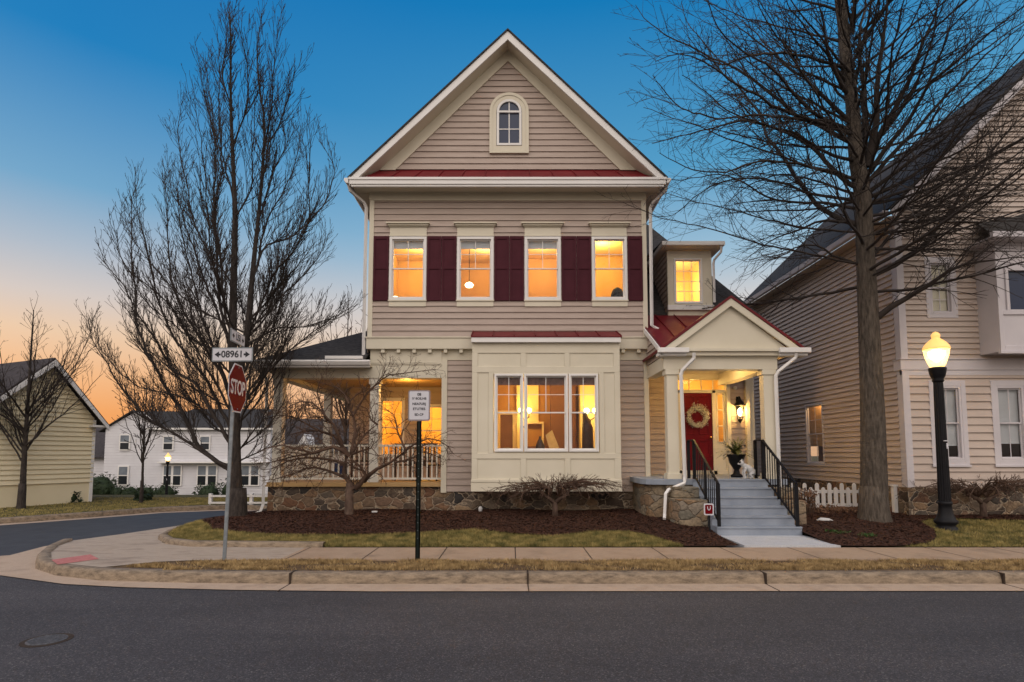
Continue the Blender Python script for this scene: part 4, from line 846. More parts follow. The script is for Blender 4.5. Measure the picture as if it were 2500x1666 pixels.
# white two storey house
WH = thing('white_house', 'white sided two storey house with dark hipped roof beyond the side street', 'house', (-24, 42, -1.2))
zb = -1.25
m = MB((0, 42, 0)); siding(m, zb, 3.7, .2, const(-27.3, -17.8)); siding(m, zb, 4.9, .2, lambda z: (-30.0 + max(0, z - 3.7) * 1.7, -27.3 if z < 3.7 else -26.0 - max(0, z - 3.7) * .9), lap=.02); m.build('front_wall', 'white_siding', WH)
m = MB(); m.box(-30, -17.8, 42.05, 42.3, zb, 3.75).box(-30, -29.8, 42, 50, zb, 3.7); m.build('wall', 'white_siding', WH)
m = MB(); m.prism([(-26.9, 41.8, 3.75), (-17.4, 41.8, 3.75), (-19.2, 45.5, 5.45), (-25.6, 45.5, 5.45)], (0, 0, -.08)); m.prism([(-30.4, 41.8, 3.45), (-28.0, 41.8, 5.0), (-28.0, 48, 5.0), (-30.4, 48, 3.45)], (0, 0, .08)); m.prism([(-28.0, 41.8, 5.0), (-26.2, 41.8, 3.9), (-25.6, 46, 5.3), (-28, 46, 5.0)], (0, 0, .08)); m.build('roof', 'slate', WH)
m = MB(); m.box(-26.9, -17.4, 41.7, 41.82, 3.62, 3.76).box(-25.8, -17.8, 41.5, 42, 1.18, 1.28); m.build('trim', 'white', WH)
M['glass_far'] = mottled('curtained_far_pane', (.12, .14, .17), (.2, .23, .26), 2, .3)
def farwin(x0, x1, z0, z1, n=1):
    for i in range(n):
        a = x0 + (x1 - x0) * i / n; b = x0 + (x1 - x0) * (i + 1) / n
        m = MB(); m.box(a, b, 41.9, 41.96, z0, z1).box(a + .07, b - .07, 41.88, 41.9, (z0 + z1) / 2 - .03, (z0 + z1) / 2 + .03); f = m.build('window', 'white', WH)
        m = MB(); m.box(a + .09, b - .09, 41.885, 41.895, z0 + .09, (z0 + z1) / 2 - .04); m.build('pane', 'glass_farpane', f)
        m = MB(); m.box(a + .09, b - .09, 41.885, 41.895, (z0 + z1) / 2 + .04, z1 - .09); m.build('pane', 'glass_far', f)
for q in ((-28.9, -28.1, 2.1, 3.3), (-25.7, -24.9, 2.1, 3.2), (-23.0, -22.2, 2.1, 3.2), (-28.9, -28.1, -.45, 1.0)): farwin(*q)
farwin(-25.6, -24.2, -.5, 1.05, 2); farwin(-23.1, -21.6, -.5, 1.05, 2); farwin(-19.9, -18.5, -.5, 1.05, 2)
GW = thing('grey_garage', 'low grey house wing with dark roof between the cream garage and the white house', 'building', (-31, 44, -1.2))
m = MB((0, 43, 0)); siding(m, zb, 1.6, .2, const(-34, -30.2)); m.build('wall', 'white_siding', GW)
m = MB(); m.prism([(-34.5, 42.6, 1.6), (-30.1, 42.6, 1.6), (-30.1, 46.5, 4.2), (-34.5, 46.5, 4.2)], (0, 0, -.08)); m.build('roof', 'slate_warm', GW)
# house seen through the porch
PH = thing('brown_roof_house', 'small far house with brown roof and white gable seen between the porch columns', 'house', (-18, 48, -1.2))
m = MB((0, 48, 0)); siding(m, zb, 2.2, .2, const(-22, -11)); m.build('wall', 'beige_siding', PH)
m = MB(); m.prism([(-22.5, 47.6, 2.1), (-10.5, 47.6, 2.1), (-12, 51, 5.0), (-21, 51, 5.0)], (0, 0, -.08)); m.build('roof', 'slate_warm', PH)
m = MB(); m.prism([(-17.95, 46.9, 2.0), (-16.35, 46.9, 2.0), (-17.15, 46.9, 3.5)], (0, 2, 0)); g_ = m.build('gable', 'white', PH)
m = MB(); m.box(-17.32, -16.98, 46.85, 46.9, 2.2, 2.7); m.build('gable_window', 'glass_dark', g_)
m = MB(); m.box(-18.3, -17.1, 47.9, 48, -.4, 1.1).box(-15, -14, 47.9, 48, -.4, 1.1); m.build('window', 'glass_dark', PH)

# ------------------------------------------------------------------ trees
class Tree:
    def __init__(s, seed): s.m = MB(); s.t = MB(); s.rng = random.Random(seed); s.n = 0
    def limb(s, pts, r0, r1=None, wob=.0, trunk=False, ex=.8):
        """resample a guide polyline with wobble, return points and radii"""
        P_ = [Vector(p) for p in pts]; L_ = [0]
        for a, b in zip(P_, P_[1:]): L_.append(L_[-1] + (b - a).length)
        tot = L_[-1]; n = max(3, int(tot / .22)); out = []
        def at(d):
            for i in range(len(L_) - 1):
                if d <= L_[i + 1] or i == len(L_) - 2:
                    t = (d - L_[i]) / max(1e-6, L_[i + 1] - L_[i]); p0 = P_[max(0, i - 1)]; p1 = P_[i]; p2 = P_[i + 1]; p3 = P_[min(len(P_) - 1, i + 2)]
                    return .5 * ((2 * p1) + (p2 - p0) * t + (2 * p0 - 5 * p1 + 4 * p2 - p3) * t * t + (3 * p1 - p0 - 3 * p2 + p3) * t ** 3)
        w_ = Vector((0, 0, 0))
        for i in range(n + 1):
            w_ = w_ * .8 + Vector([s.rng.gauss(0, wob) for _ in range(3)]) if i else w_
            out.append(at(tot * i / n) + w_)
        r1 = r1 if r1 is not None else .006
        rad = [r0 + (r1 - r0) * (i / n) ** ex for i in range(n + 1)]
        (s.m if trunk else s.t).tube(out, rad, 14 if r0 > .15 else (7 if r0 > .05 else 5), cap=False)
        return out, rad, tot
    def grow(s, p, d, L_, r, lev, P):
        n = max(2, int(L_ / P['seg'])); pts = [p]; rng = s.rng; st = L_ / n
        d = d.normalized()
        for i in range(n):
            d = (d + Vector((rng.gauss(0, P['wob']), rng.gauss(0, P['wob']), rng.gauss(0, P['wob']) + P['up'])) ).normalized(); pts.append(pts[-1] + d * st)
        r1 = max(P['rmin'], r * .35); s.t.tube(pts, [r + (r1 - r) * i / n for i in range(n + 1)], 4 if r > .012 else 3, cap=False); s.n += 1
        if lev <= 0: return
        k = max(1, int(L_ / P['gap'][lev]))
        for j in range(k):
            t = .18 + .80 * (j + rng.random()) / k; i = min(n - 1, int(t * n)); q = pts[i].lerp(pts[i + 1], t * n - i); dd = (pts[i + 1] - pts[i]).normalized()
            s.grow(q, s.side(dd, P['ang']), L_ * P['ratio'] * rng.uniform(.6, 1.15) * (1.15 - .6 * t), max(P['rmin'], r * .55), lev - 1, P)
    def side(s, dd, ang):
        a = s.rng.uniform(0, math.tau); u = dd.orthogonal().normalized(); v = dd.cross(u); th = R(s.rng.gauss(ang, 9)); return dd * math.cos(th) + (u * math.cos(a) + v * math.sin(a)) * math.sin(th)
    def dress(s, out, rad, tot, P, lev, L0, gap, t0=.15):
        n = len(out) - 1; k = int(tot / gap)
        for j in range(k):
            t = t0 + (1 - t0) * (j + s.rng.random()) / k; i = min(n - 1, int(t * n)); q = out[i].lerp(out[i + 1], t * n - i); dd = (out[i + 1] - out[i]).normalized()
            s.grow(q, s.side(dd, P['ang']), L0 * s.rng.uniform(.5, 1.2) * (1.1 - .55 * t), max(P['rmin'], min(rad[i] * .5, P['rmax'])), lev, P)
def guided(name, label, data, seed, P, lev, L0, gap, bark, twig, ntrunk, group=None, base=None, tip=.012):
    T = Tree(seed); b = base or (data[0][1][0]); rs_ = P.get('rs', 1); root = thing(name, label, 'tree', b, group)
    for i, (r, pts) in enumerate(data):
        o = T.limb(pts, r if i < ntrunk else r * rs_, tip if i < ntrunk and i == 0 else None, wob=.0 if i < ntrunk else P.get('lw', .02), trunk=i < ntrunk, ex=P.get('ex', .8) if i < ntrunk else .8)
        T.dress(*o, P, lev, L0 * (1 if i >= ntrunk else .8), gap, .12 if i >= ntrunk else P.get('tt', .4))
    if ntrunk:  # root flare
        x, y, z = b; r = data[0][0]
        T.m.lathe((x, y, 0), [(r * 1.42, z - .12), (r * 1.25, z + .02), (r * 1.10, z + .15), (r * 1.02, z + .4), (r * .9, z + .8)], 14)
    T.m.build('trunk', bark, root, True); T.t.build('crown', twig, root, True); return root
OAK=[(0.285,[(7.84,12.45,0.32),(7.87,12.45,1.24),(7.91,12.45,2.7),(7.92,12.45,4.61),(7.92,12.45,6.12),(7.93,12.45,7.33),(7.89,12.45,7.91),(7.82,12.45,8.55),(7.8,12.45,9.29),(7.77,12.45,10.04),(7.68,12.45,10.8),(7.67,12.45,11.56),(7.61,12.45,12.33),(7.58,12.45,13.88)]),
(0.14,[(7.92,12.45,7.67),(8.15,12.68,8.93),(8.3,12.87,10.06),(8.4,13.02,10.95),(8.55,13.22,12.16),(8.79,13.37,13.1),(9.07,13.61,14.73)]),
(0.13,[(8.05,12.45,8.31),(8.14,12.23,9.16),(8.13,12.05,9.88),(8.13,11.91,10.41),(8.15,11.75,11.01),(8.14,11.59,11.6),(8.06,11.32,12.55)]),
(0.12,[(8.05,12.45,8.31),(8.3,12.19,9.04),(8.53,12.02,9.47),(8.65,11.9,9.82),(8.74,11.73,10.28),(8.89,11.52,10.83),(8.99,11.32,11.37),(9.0,11.12,11.89)]),
(0.09,[(8.09,12.45,8.16),(8.42,12.04,8.76),(8.66,11.78,9.08),(8.81,11.39,9.66),(8.89,11.11,10.06),(8.81,10.81,10.5),(8.84,10.56,10.82)]),
(0.08,[(8.03,12.45,7.91),(8.58,12.23,8.58),(9.14,11.99,9.21),(9.69,11.76,9.82),(10.21,11.54,10.37),(10.77,11.32,10.81),(11.06,11.21,11.0)]),
(0.075,[(8.07,12.45,7.72),(8.66,12.05,8.1),(9.11,11.71,8.38),(9.5,11.33,8.8),(9.88,10.99,9.07),(10.23,10.66,9.24)]),
(0.07,[(8.01,12.45,7.57),(8.56,12.07,7.73),(8.91,11.77,7.95),(9.45,11.31,8.16),(10.04,10.69,8.41)]),
(0.11,[(8.02,12.45,5.79),(8.96,12.42,6.3),(9.44,12.39,6.77),(10.27,12.35,7.86),(11.0,12.31,8.87),(11.54,12.29,9.39),(11.96,12.27,9.68)]),
(0.12,[(7.97,12.45,4.72),(8.35,12.16,5.05),(8.8,11.81,5.4),(9.19,11.5,5.66),(9.61,11.18,5.68),(10.01,10.86,5.61)]),
(0.06,[(7.91,12.45,6.41),(8.76,12.32,6.31),(9.58,12.19,6.29),(10.38,12.06,6.17),(11.02,11.95,6.11)]),
(0.06,[(7.93,12.45,6.7),(8.62,12.09,6.7),(9.26,11.72,6.82),(9.84,11.37,6.63),(10.26,11.08,6.46)]),
(0.06,[(7.95,12.45,7.13),(8.65,12.1,7.17),(9.14,11.84,7.24),(9.73,11.43,7.64),(10.32,11.05,7.75)]),
(0.06,[(7.96,12.45,7.43),(8.89,12.42,7.61),(9.84,12.39,7.98),(10.78,12.36,8.46),(11.56,12.34,8.98)]),
(0.06,[(7.94,12.45,6.94),(8.53,12.28,6.97),(9.29,12.06,6.92),(10.02,11.81,7.23),(10.76,11.57,7.39)]),
(0.08,[(7.81,12.45,7.82),(7.45,12.49,8.13),(7.1,12.53,8.54),(6.89,12.55,8.86),(6.22,12.61,9.29),(5.48,12.67,9.53),(4.81,12.72,9.41),(4.09,12.77,9.29),(3.32,12.83,9.06)]),
(0.08,[(7.83,12.45,8.8),(7.41,12.52,9.08),(7.07,12.57,9.37),(6.63,12.64,9.66),(6.02,12.74,10.29),(5.39,12.85,10.93),(4.69,12.94,11.31),(3.98,13.05,11.81),(3.31,13.14,12.37),(3.02,13.2,12.86)]),
(0.07,[(7.8,12.45,9.05),(6.74,11.82,8.96),(5.44,10.99,8.77),(4.58,10.37,8.7),(3.95,9.88,8.62),(3.15,9.18,8.51),(2.49,8.6,8.26)]),
(0.08,[(7.74,12.45,9.99),(7.24,12.12,10.41),(6.92,11.85,10.75),(6.67,11.53,11.17),(6.49,11.34,11.39),(6.33,11.11,11.66)]),
(0.08,[(7.79,12.45,9.29),(6.91,12.08,9.8),(6.34,11.84,10.07),(6.03,11.65,10.41),(5.62,11.42,10.75),(5.27,11.23,11.01),(5.04,11.07,11.25)]),
(0.09,[(7.84,12.45,6.94),(7.56,12.83,7.25),(7.33,13.19,7.71),(7.16,13.59,8.37),(6.97,14.19,9.5),(6.83,14.55,10.21),(6.77,14.99,11.18),(6.49,15.49,12.24),(6.08,15.93,13.12),(5.84,16.43,14.34),(5.49,16.85,15.36),(5.42,17.2,16.34)]),
(0.06,[(7.86,12.45,7.33),(7.31,12.8,7.66),(6.87,13.05,7.75),(6.28,13.38,8.05),(5.81,13.67,8.57),(5.34,13.92,8.91),(4.79,14.18,8.93),(4.07,14.5,9.03)]),
(0.06,[(7.85,12.45,8.01),(7.15,12.13,8.04),(6.3,11.74,7.98),(5.6,11.41,7.85),(4.82,11.03,7.61),(4.08,10.63,7.23),(3.24,10.16,7.11),(2.64,9.77,7.14)]),
(0.06,[(7.87,12.45,7.04),(7.25,12.89,7.22),(6.89,13.15,7.13),(6.51,13.39,7.07),(6.12,13.67,6.86),(5.8,13.92,6.58)]),
(0.07,[(7.8,12.45,9.19),(6.84,11.99,9.16),(6.08,11.56,9.31),(4.96,10.8,9.65),(4.63,10.61,9.64),(3.98,10.19,9.66),(3.57,9.79,9.84),(3.46,9.56,9.96)]),
(0.05,[(7.87,12.45,6.03),(7.33,12.59,6.32),(7.01,12.67,6.59),(6.58,12.77,6.58),(5.96,12.92,6.28),(5.6,13.01,6.02)]),
(0.06,[(7.7,12.45,10.65),(6.63,11.93,10.52),(5.72,11.48,10.29),(4.91,11.06,9.95),(4.14,10.63,9.48),(3.42,10.19,9.37),(2.56,9.64,8.85)]),
(0.06,[(7.8,12.45,9.1),(7.07,12.0,9.07),(5.74,11.2,8.68),(4.83,10.6,8.35),(3.71,9.81,7.86),(2.72,8.97,7.56),(2.21,8.35,7.56)]),
(0.06,[(7.89,12.45,7.52),(7.28,13.07,7.96),(6.67,13.63,8.55),(5.89,14.23,8.95),(5.23,14.7,8.9),(4.55,15.27,8.46),(3.95,15.63,8.56)]),
(0.06,[(7.71,12.45,10.29),(6.91,12.0,10.72),(6.26,11.62,11.05),(5.78,11.34,11.25),(5.59,11.13,11.49)]),
(0.06,[(7.82,12.45,8.4),(6.85,12.06,8.48),(6.03,11.69,8.65),(5.15,11.32,8.61),(4.21,10.87,8.69),(3.59,10.51,8.89),(3.2,10.29,8.98)]),
(0.05,[(7.88,12.45,7.62),(7.45,13.18,8.27),(7.1,13.66,8.67),(6.63,14.2,8.94),(6.04,14.91,8.77),(5.66,15.46,8.42)]),
(0.05,[(7.78,12.45,9.69),(7.48,13.04,10.8),(7.01,13.48,11.38),(6.52,14.16,12.78),(6.08,14.64,13.82),(5.93,14.95,14.63)]),
(0.07,[(7.71,12.45,11.3),(7.72,12.19,11.86),(7.64,11.85,12.56)]),
(0.07,[(8.17,12.45,8.8),(8.62,11.89,9.53),(8.75,11.38,10.25),(8.66,10.98,10.81),(8.53,10.65,11.25)]),
(0.06,[(7.95,12.45,6.12),(8.38,12.43,6.59),(8.99,12.4,7.16),(9.79,12.36,7.53),(10.71,12.33,7.76)])]
PEAR=[(0.21,[(-6.55,13.7,0.2),(-6.63,13.7,1.12),(-6.68,13.7,2.1),(-6.71,13.7,2.89),(-6.76,13.7,3.89),(-6.81,13.7,4.59),(-6.84,13.7,6.12),(-6.86,13.7,7.57),(-6.94,13.7,8.73),(-7.03,13.7,9.9),(-7.1,13.7,11.03),(-7.14,13.7,12.17),(-7.19,13.7,13.05)]),
(0.12,[(-6.68,13.7,3.29),(-6.57,13.7,4.09),(-6.45,13.7,4.9),(-6.41,13.7,5.71),(-6.35,13.7,6.74),(-6.28,13.7,7.78),(-6.22,13.7,9.05),(-6.22,13.7,10.11),(-6.37,13.7,11.01),(-6.46,13.7,11.9),(-6.38,13.7,13.0)]),
(0.07,[(-6.79,13.7,4.21),(-7.19,13.89,5.36),(-7.51,14.12,6.85),(-7.74,14.34,8.41),(-7.86,14.52,9.71),(-8.13,14.71,11.06),(-8.42,14.91,12.59)]),
(0.06,[(-6.86,13.7,4.76),(-6.96,13.39,5.78),(-6.95,13.17,6.51),(-6.96,12.86,7.46),(-6.63,12.55,8.38),(-6.62,12.33,9.04),(-6.52,12.03,9.88),(-6.4,11.8,10.49)]),
(0.06,[(-6.91,13.7,4.65),(-7.74,14.23,6.03),(-8.12,14.48,6.69),(-8.55,14.76,7.51),(-9.0,15.07,8.43),(-9.49,15.32,9.18),(-9.8,15.57,10.02)]),
(0.05,[(-6.37,13.7,6.14),(-6.13,13.85,6.98),(-5.62,13.95,7.19),(-5.12,14.07,7.71),(-4.77,14.18,8.22),(-4.66,14.32,9.12),(-5.08,14.47,10.05)]),
(0.05,[(-6.34,13.7,6.2),(-6.34,14.29,7.8),(-6.11,14.64,8.73),(-5.9,15.08,10.01),(-5.98,15.39,11.03)]),
(0.05,[(-6.45,13.7,4.65),(-5.93,14.14,5.71),(-5.49,14.42,6.37),(-5.08,14.69,7.06),(-4.99,14.9,7.75)]),
(0.045,[(-6.47,13.7,4.43),(-5.66,13.53,4.83),(-4.8,13.38,4.85),(-3.91,13.2,5.13)]),
(0.045,[(-6.25,13.7,8.4),(-6.03,13.56,9.47),(-5.56,13.44,10.26),(-5.27,13.31,11.15)]),
(0.04,[(-6.25,13.7,9.26),(-5.9,13.32,10.3),(-5.71,13.01,11.1),(-5.53,12.7,11.87)]),
(0.04,[(-6.98,13.7,9.55),(-6.59,13.41,10.24),(-6.4,13.05,11.13),(-6.51,12.66,12.01)]),
(0.04,[(-6.88,13.7,7.55),(-6.32,13.33,8.22),(-6.14,12.99,8.88),(-5.87,12.44,9.89)]),
(0.04,[(-6.93,13.7,8.12),(-7.14,13.51,9.05),(-7.4,13.3,10.06),(-7.54,13.07,11.15)]),
(0.04,[(-6.79,13.7,5.87),(-7.81,13.86,7.33),(-8.34,13.99,8.84),(-8.63,14.1,10.07),(-8.6,14.17,10.96)]),
(0.05,[(-6.43,13.7,4.76),(-5.63,13.02,5.93),(-5.1,12.69,6.34),(-4.56,12.26,6.95),(-4.39,11.88,7.53),(-4.14,11.25,8.4)]),
(0.04,[(-6.3,13.7,7.55),(-6.04,13.89,8.78),(-5.84,14.04,9.74),(-6.16,14.26,11.39)]),
(0.04,[(-7.01,13.7,10.42),(-7.26,13.57,11.21),(-7.11,13.44,11.99),(-7.09,13.34,12.62)]),
(0.04,[(-6.43,13.7,4.87),(-5.96,13.59,5.28),(-5.48,13.38,6.32),(-5.18,13.27,6.82),(-4.55,13.05,7.82)]),
(0.1,[(-6.71,13.7,1.41),(-7.19,13.85,1.7),(-7.63,13.98,1.96),(-8.27,14.25,2.75),(-8.93,14.52,3.62),(-9.43,14.73,4.31),(-9.97,14.99,5.24),(-10.32,15.27,6.39),(-10.7,15.58,7.65),(-10.98,15.97,9.38)]),
(0.08,[(-6.72,13.7,1.46),(-7.46,13.68,1.88),(-8.09,13.67,2.27),(-8.62,13.66,2.58),(-8.98,13.65,2.88),(-9.53,13.64,3.51),(-9.91,13.62,4.12),(-10.19,13.61,4.57),(-10.35,13.6,5.11)]),
(0.08,[(-6.69,13.7,1.9),(-7.11,13.54,2.7),(-7.45,13.39,3.43),(-7.92,13.27,3.76),(-8.25,13.14,4.39),(-8.69,12.97,5.13),(-9.05,12.83,5.75),(-9.37,12.72,6.19),(-9.4,12.68,6.37)]),
(0.08,[(-6.69,13.7,2.29),(-7.3,13.68,3.38),(-7.99,13.66,4.27),(-8.47,13.64,5.12),(-8.82,13.62,6.4),(-9.17,13.6,7.53),(-9.3,13.58,8.35)]),
(0.08,[(-6.71,13.7,2.89),(-7.21,13.89,3.86),(-8.08,14.14,5.05),(-8.69,14.34,6.05),(-9.09,14.62,7.74),(-9.44,14.89,9.44)]),
(0.06,[(-6.72,13.7,2.69),(-7.12,13.05,3.98),(-7.44,12.56,4.82),(-7.72,12.24,5.29),(-8.21,11.73,5.85),(-8.18,11.39,6.43)]),
(0.07,[(-6.74,13.7,3.09),(-7.62,14.32,4.51),(-8.43,14.93,6.06),(-9.15,15.48,7.62),(-9.77,16.03,9.29),(-9.91,16.39,10.47)]),
(0.06,[(-6.65,13.7,2.79),(-5.86,13.25,3.53),(-5.14,12.83,4.13),(-4.25,12.38,4.6),(-3.52,12.03,4.83)]),
(0.05,[(-6.64,13.7,2.49),(-6.31,13.85,3.0),(-6.0,14.02,3.63),(-5.8,14.22,4.49),(-5.58,14.4,5.27)]),
(0.04,[(-6.61,13.7,1.9),(-6.13,13.96,2.4),(-5.83,14.17,2.93),(-5.7,14.31,3.35)]),
(0.04,[(-6.6,13.7,1.61),(-5.87,13.39,1.9),(-5.29,13.14,2.09),(-4.93,12.92,2.45)]),
(0.05,[(-6.72,13.7,2.1),(-7.58,13.98,2.91),(-8.55,14.23,3.34),(-9.65,14.48,3.58),(-10.62,14.74,4.37),(-11.14,14.95,5.18)]),
(0.05,[(-6.73,13.7,2.79),(-6.4,13.56,3.86),(-5.98,13.44,4.64),(-5.57,13.33,5.41),(-5.45,13.22,6.27)])]
MAPLE=[(0.095,[(-3.77,13.3,0.34),(-3.74,13.3,0.71),(-3.7,13.3,0.96),(-3.64,13.3,1.09)]),
(0.075,[(-3.68,13.3,0.99),(-3.85,13.32,1.22),(-3.94,13.33,1.4),(-3.91,13.34,1.62),(-3.8,13.35,1.77)]),
(0.075,[(-3.62,13.3,1.03),(-3.4,13.19,1.23),(-3.36,13.13,1.4),(-3.45,13.06,1.56),(-3.63,12.97,1.69),(-3.74,12.9,1.79)]),
(0.06,[(-3.45,13.3,1.18),(-3.16,13.18,1.4),(-2.81,13.05,1.58),(-2.51,12.93,1.79),(-2.32,12.83,1.98),(-2.14,12.77,2.07)]),
(0.06,[(-3.79,13.3,1.77),(-4.05,13.22,1.97),(-4.25,13.16,1.96),(-4.52,13.08,1.83),(-4.84,12.99,1.92),(-5.13,12.91,2.0),(-5.41,12.83,1.98),(-5.6,12.77,1.92)]),
(0.06,[(-3.81,13.3,1.77),(-4.08,13.44,2.1),(-4.24,13.51,2.28),(-4.64,13.64,2.38),(-5.15,13.79,2.34),(-5.53,13.91,2.25)]),
(0.045,[(-3.97,13.3,2.05),(-4.14,13.19,2.49),(-4.26,13.15,2.57),(-4.46,13.08,2.81),(-4.66,13.01,2.98),(-4.95,12.93,2.97),(-5.23,12.84,2.75)]),
(0.05,[(-3.76,13.3,1.79),(-3.61,13.37,2.08),(-3.45,13.42,2.28),(-3.19,13.49,2.5)]),
(0.05,[(-3.75,13.3,1.84),(-3.72,13.48,2.39),(-3.8,13.59,2.73),(-3.95,13.69,3.01),(-3.79,13.78,3.25),(-3.38,13.94,3.5)]),
(0.03,[(-3.83,13.3,2.98),(-4.03,13.42,3.3),(-4.28,13.5,3.43),(-4.66,13.61,3.51)]),
(0.03,[(-3.14,13.3,2.49),(-3.31,13.28,2.58),(-3.42,13.24,2.89),(-3.63,13.21,2.99)]),
(0.04,[(-3.86,13.3,1.25),(-4.27,13.25,1.44),(-4.69,13.2,1.51),(-5.1,13.15,1.36),(-5.5,13.1,1.23),(-5.71,13.07,1.21)]),
(0.04,[(-3.89,13.3,1.59),(-4.29,13.31,1.68),(-4.73,13.32,1.7),(-5.11,13.32,1.66),(-5.5,13.33,1.49),(-5.83,13.34,1.44)]),
(0.03,[(-2.5,13.3,1.94),(-2.7,13.4,2.39),(-2.81,13.47,2.73),(-3.17,13.56,3.0)]),
(0.035,[(-3.72,13.3,1.81),(-3.44,13.22,1.9),(-3.25,13.16,1.94),(-3.15,13.09,2.16)]),
(0.03,[(-2.58,13.3,1.79),(-2.29,13.38,2.06),(-1.91,13.46,2.19),(-1.56,13.53,2.06),(-1.36,13.58,1.84)]),
(0.03,[(-2.75,13.3,1.62),(-2.42,13.38,1.66),(-2.12,13.46,1.84),(-1.69,13.56,1.72)]),
(0.03,[(-3.72,13.3,2.71),(-3.48,13.44,3.17),(-3.08,13.62,3.65),(-2.65,13.74,3.75),(-1.88,13.95,3.88)]),
(0.03,[(-4.31,13.3,2.58),(-4.47,13.08,3.14),(-4.32,12.91,3.59)]),
(0.03,[(-4.52,13.3,2.36),(-5.03,13.47,2.59),(-5.55,13.62,2.74),(-6.06,13.78,2.61)]),
(0.03,[(-4.6,13.3,1.84),(-5.1,13.12,1.73),(-5.46,12.98,1.62),(-5.76,12.87,1.62)])]
ro = random.Random(77)
for k in range(46):      # the many slender limbs that radiate from the stem all round
    z0 = 5.4 + 7.0 * k / 46; a = k * 2.4 + ro.uniform(-.3, .3); L_ = (5.0 - (z0 - 5.4) * .18) * ro.uniform(.75, 1.15); e = .05 + (z0 - 5.4) * .085 + ro.uniform(-.1, .15)
    if math.cos(a) > -.3 and math.sin(a) > -.05: a = -a - .2
    p = Vector((7.88, 12.45, z0)); pts = [tuple(p)]
    for q in range(6): p = p + Vector((math.cos(a) * math.cos(e), math.sin(a) * math.cos(e), math.sin(e))) * (L_ / 6); e += ro.uniform(-.03, .11); a += ro.uniform(-.12, .12); pts.append(tuple(p))
    OAK.append((ro.uniform(.04, .062), pts))
guided('oak_tree', 'large bare oak with a thick ridged trunk in the mulch right of the picket fence', OAK, 3, dict(seg=.24, wob=.055, up=.008, rmin=.0032, rmax=.013, gap={1: .22, 2: .3}, ratio=.5, ang=38, lw=.014, tt=.7, rs=.72), 2, 1.45, .20, 'bark_oak', 'twig', 1, tip=.09)
for k in range(15):      # upright stems that leave the trunk low down all round
    z0 = 1.9 + 3.6 * k / 15; a = k * 2.4 + ro.uniform(-.4, .4); L_ = ro.uniform(4.2, 6.4) - (z0 - 1.9) * .25; e = .42 + ro.uniform(-.15, .3); p = Vector((-6.56, 13.7, z0)); pts = [tuple(p)]
    if math.cos(a) > .3: L_ *= .62; e += .25
    if math.cos(a) < -.3: L_ *= .80
    for q in range(7): p = p + Vector((math.cos(a) * math.cos(e), math.sin(a) * math.cos(e) * .8, math.sin(e))) * (L_ / 7); e = min(1.5, e + ro.uniform(.05, .16)); a += ro.uniform(-.15, .15); pts.append(tuple(p))
    PEAR.append((ro.uniform(.032, .05), pts))
guided('pear_tree', 'tall bare tree with upright branches growing behind the stop sign', PEAR, 4, dict(seg=.16, wob=.075, up=.17, rmin=.0038, rmax=.011, gap={1: .16, 2: .24}, ratio=.5, ang=25, lw=.016, tt=.35, rs=.62, ex=.55), 2, 1.15, .085, 'bark', 'twig', 2)
guided('maple_tree', 'low twisting bare ornamental tree in the mulch in front of the porch', MAPLE, 5, dict(seg=.09, wob=.20, up=.0, rmin=.0035, rmax=.012, gap={1: .10, 2: .14}, ratio=.6, ang=50, lw=.012, tt=.9), 2, .72, .085, 'maple_bark', 'twig_brown', 1)
def simple_tree(name, label, x, y, z, h, spread, r, seed, nl=14, P=None, lev=2, fork=.3, bark='bark', twig='twig', group=None, L0=None, gap=.3, lean=0, asc=.55):
    rng = random.Random(seed); data = []; zf = z + h * fork
    data.append((r, [(x, y, z), (x + .02, y, z + h * fork * .5), (x, y, zf), (x + lean * .5, y, z + h * .65), (x + lean, y, z + h)]))
    for i in range(nl):
        a = math.tau * i / nl + rng.uniform(-.4, .4); t = rng.uniform(0, .55); z0 = zf + (h - (zf - z)) * t * .7; s_ = spread * rng.uniform(.6, 1) * (1 - t * .5); top = z0 + (z + h - z0) * rng.uniform(asc, 1.0) 
        dx, dy = math.cos(a) * s_, math.sin(a) * s_
        data.append((r * rng.uniform(.3, .5), [(x, y, z0), (x + dx * .35, y + dy * .35, z0 + (top - z0) * .28), (x + dx * .75, y + dy * .75, z0 + (top - z0) * .66), (x + dx, y + dy, top)]))
    PP = P or dict(seg=.25, wob=.12, up=.05, rmin=max(.005, .0004 * y), rmax=.02, gap={1: .28, 2: .4}, ratio=.5, ang=38, lw=.02, tt=.35)
    return guided(name, label, data, seed, PP, lev, L0 or h * .13, gap, bark, twig, 1, group, (x, y, z))
simple_tree('lawn_tree', 'bare spreading tree on the lawn in front of the cream garage', -15.0, 17.55, .12, 6.2, 2.6, .105, 21, 20, dict(seg=.22, wob=.08, up=.09, rmin=.004, rmax=.010, gap={1: .24, 2: .3}, ratio=.5, ang=30, lw=.02, tt=.35, rs=.7), fork=.2, asc=.5, gap=.17, L0=.95)
simple_tree('young_tree', 'thin young bare tree on the lawn before the white house', -12.6, 19.5, .12, 4.2, 1.2, .055, 22, 10, fork=.28, gap=.25, L0=.6, asc=.5)
rt = random.Random(9)
far = [(-33, 52, 9.5), (-28, 56, 9), (-23.5, 60, 8.5), (-36, 58, 9), (-19, 58, 9.5), (-14.5, 60, 9.5), (-11, 56, 9), (-41, 50, 9), (-21.5, 54, 7.5)]
labels = ['far bare tree behind the gap between cream garage and white house', 'far bare tree behind the white house roof at its left gable', 'far bare tree behind the middle of the white house roof', 'far bare tree rising behind the right slope of the cream garage', 'far bare tree behind the right end of the white house', 'far bare tree seen through the left bay of the porch', 'far bare tree seen left of the middle porch column', 'far bare tree behind the ridge of the cream garage', 'short far bare tree at the back of the white house']
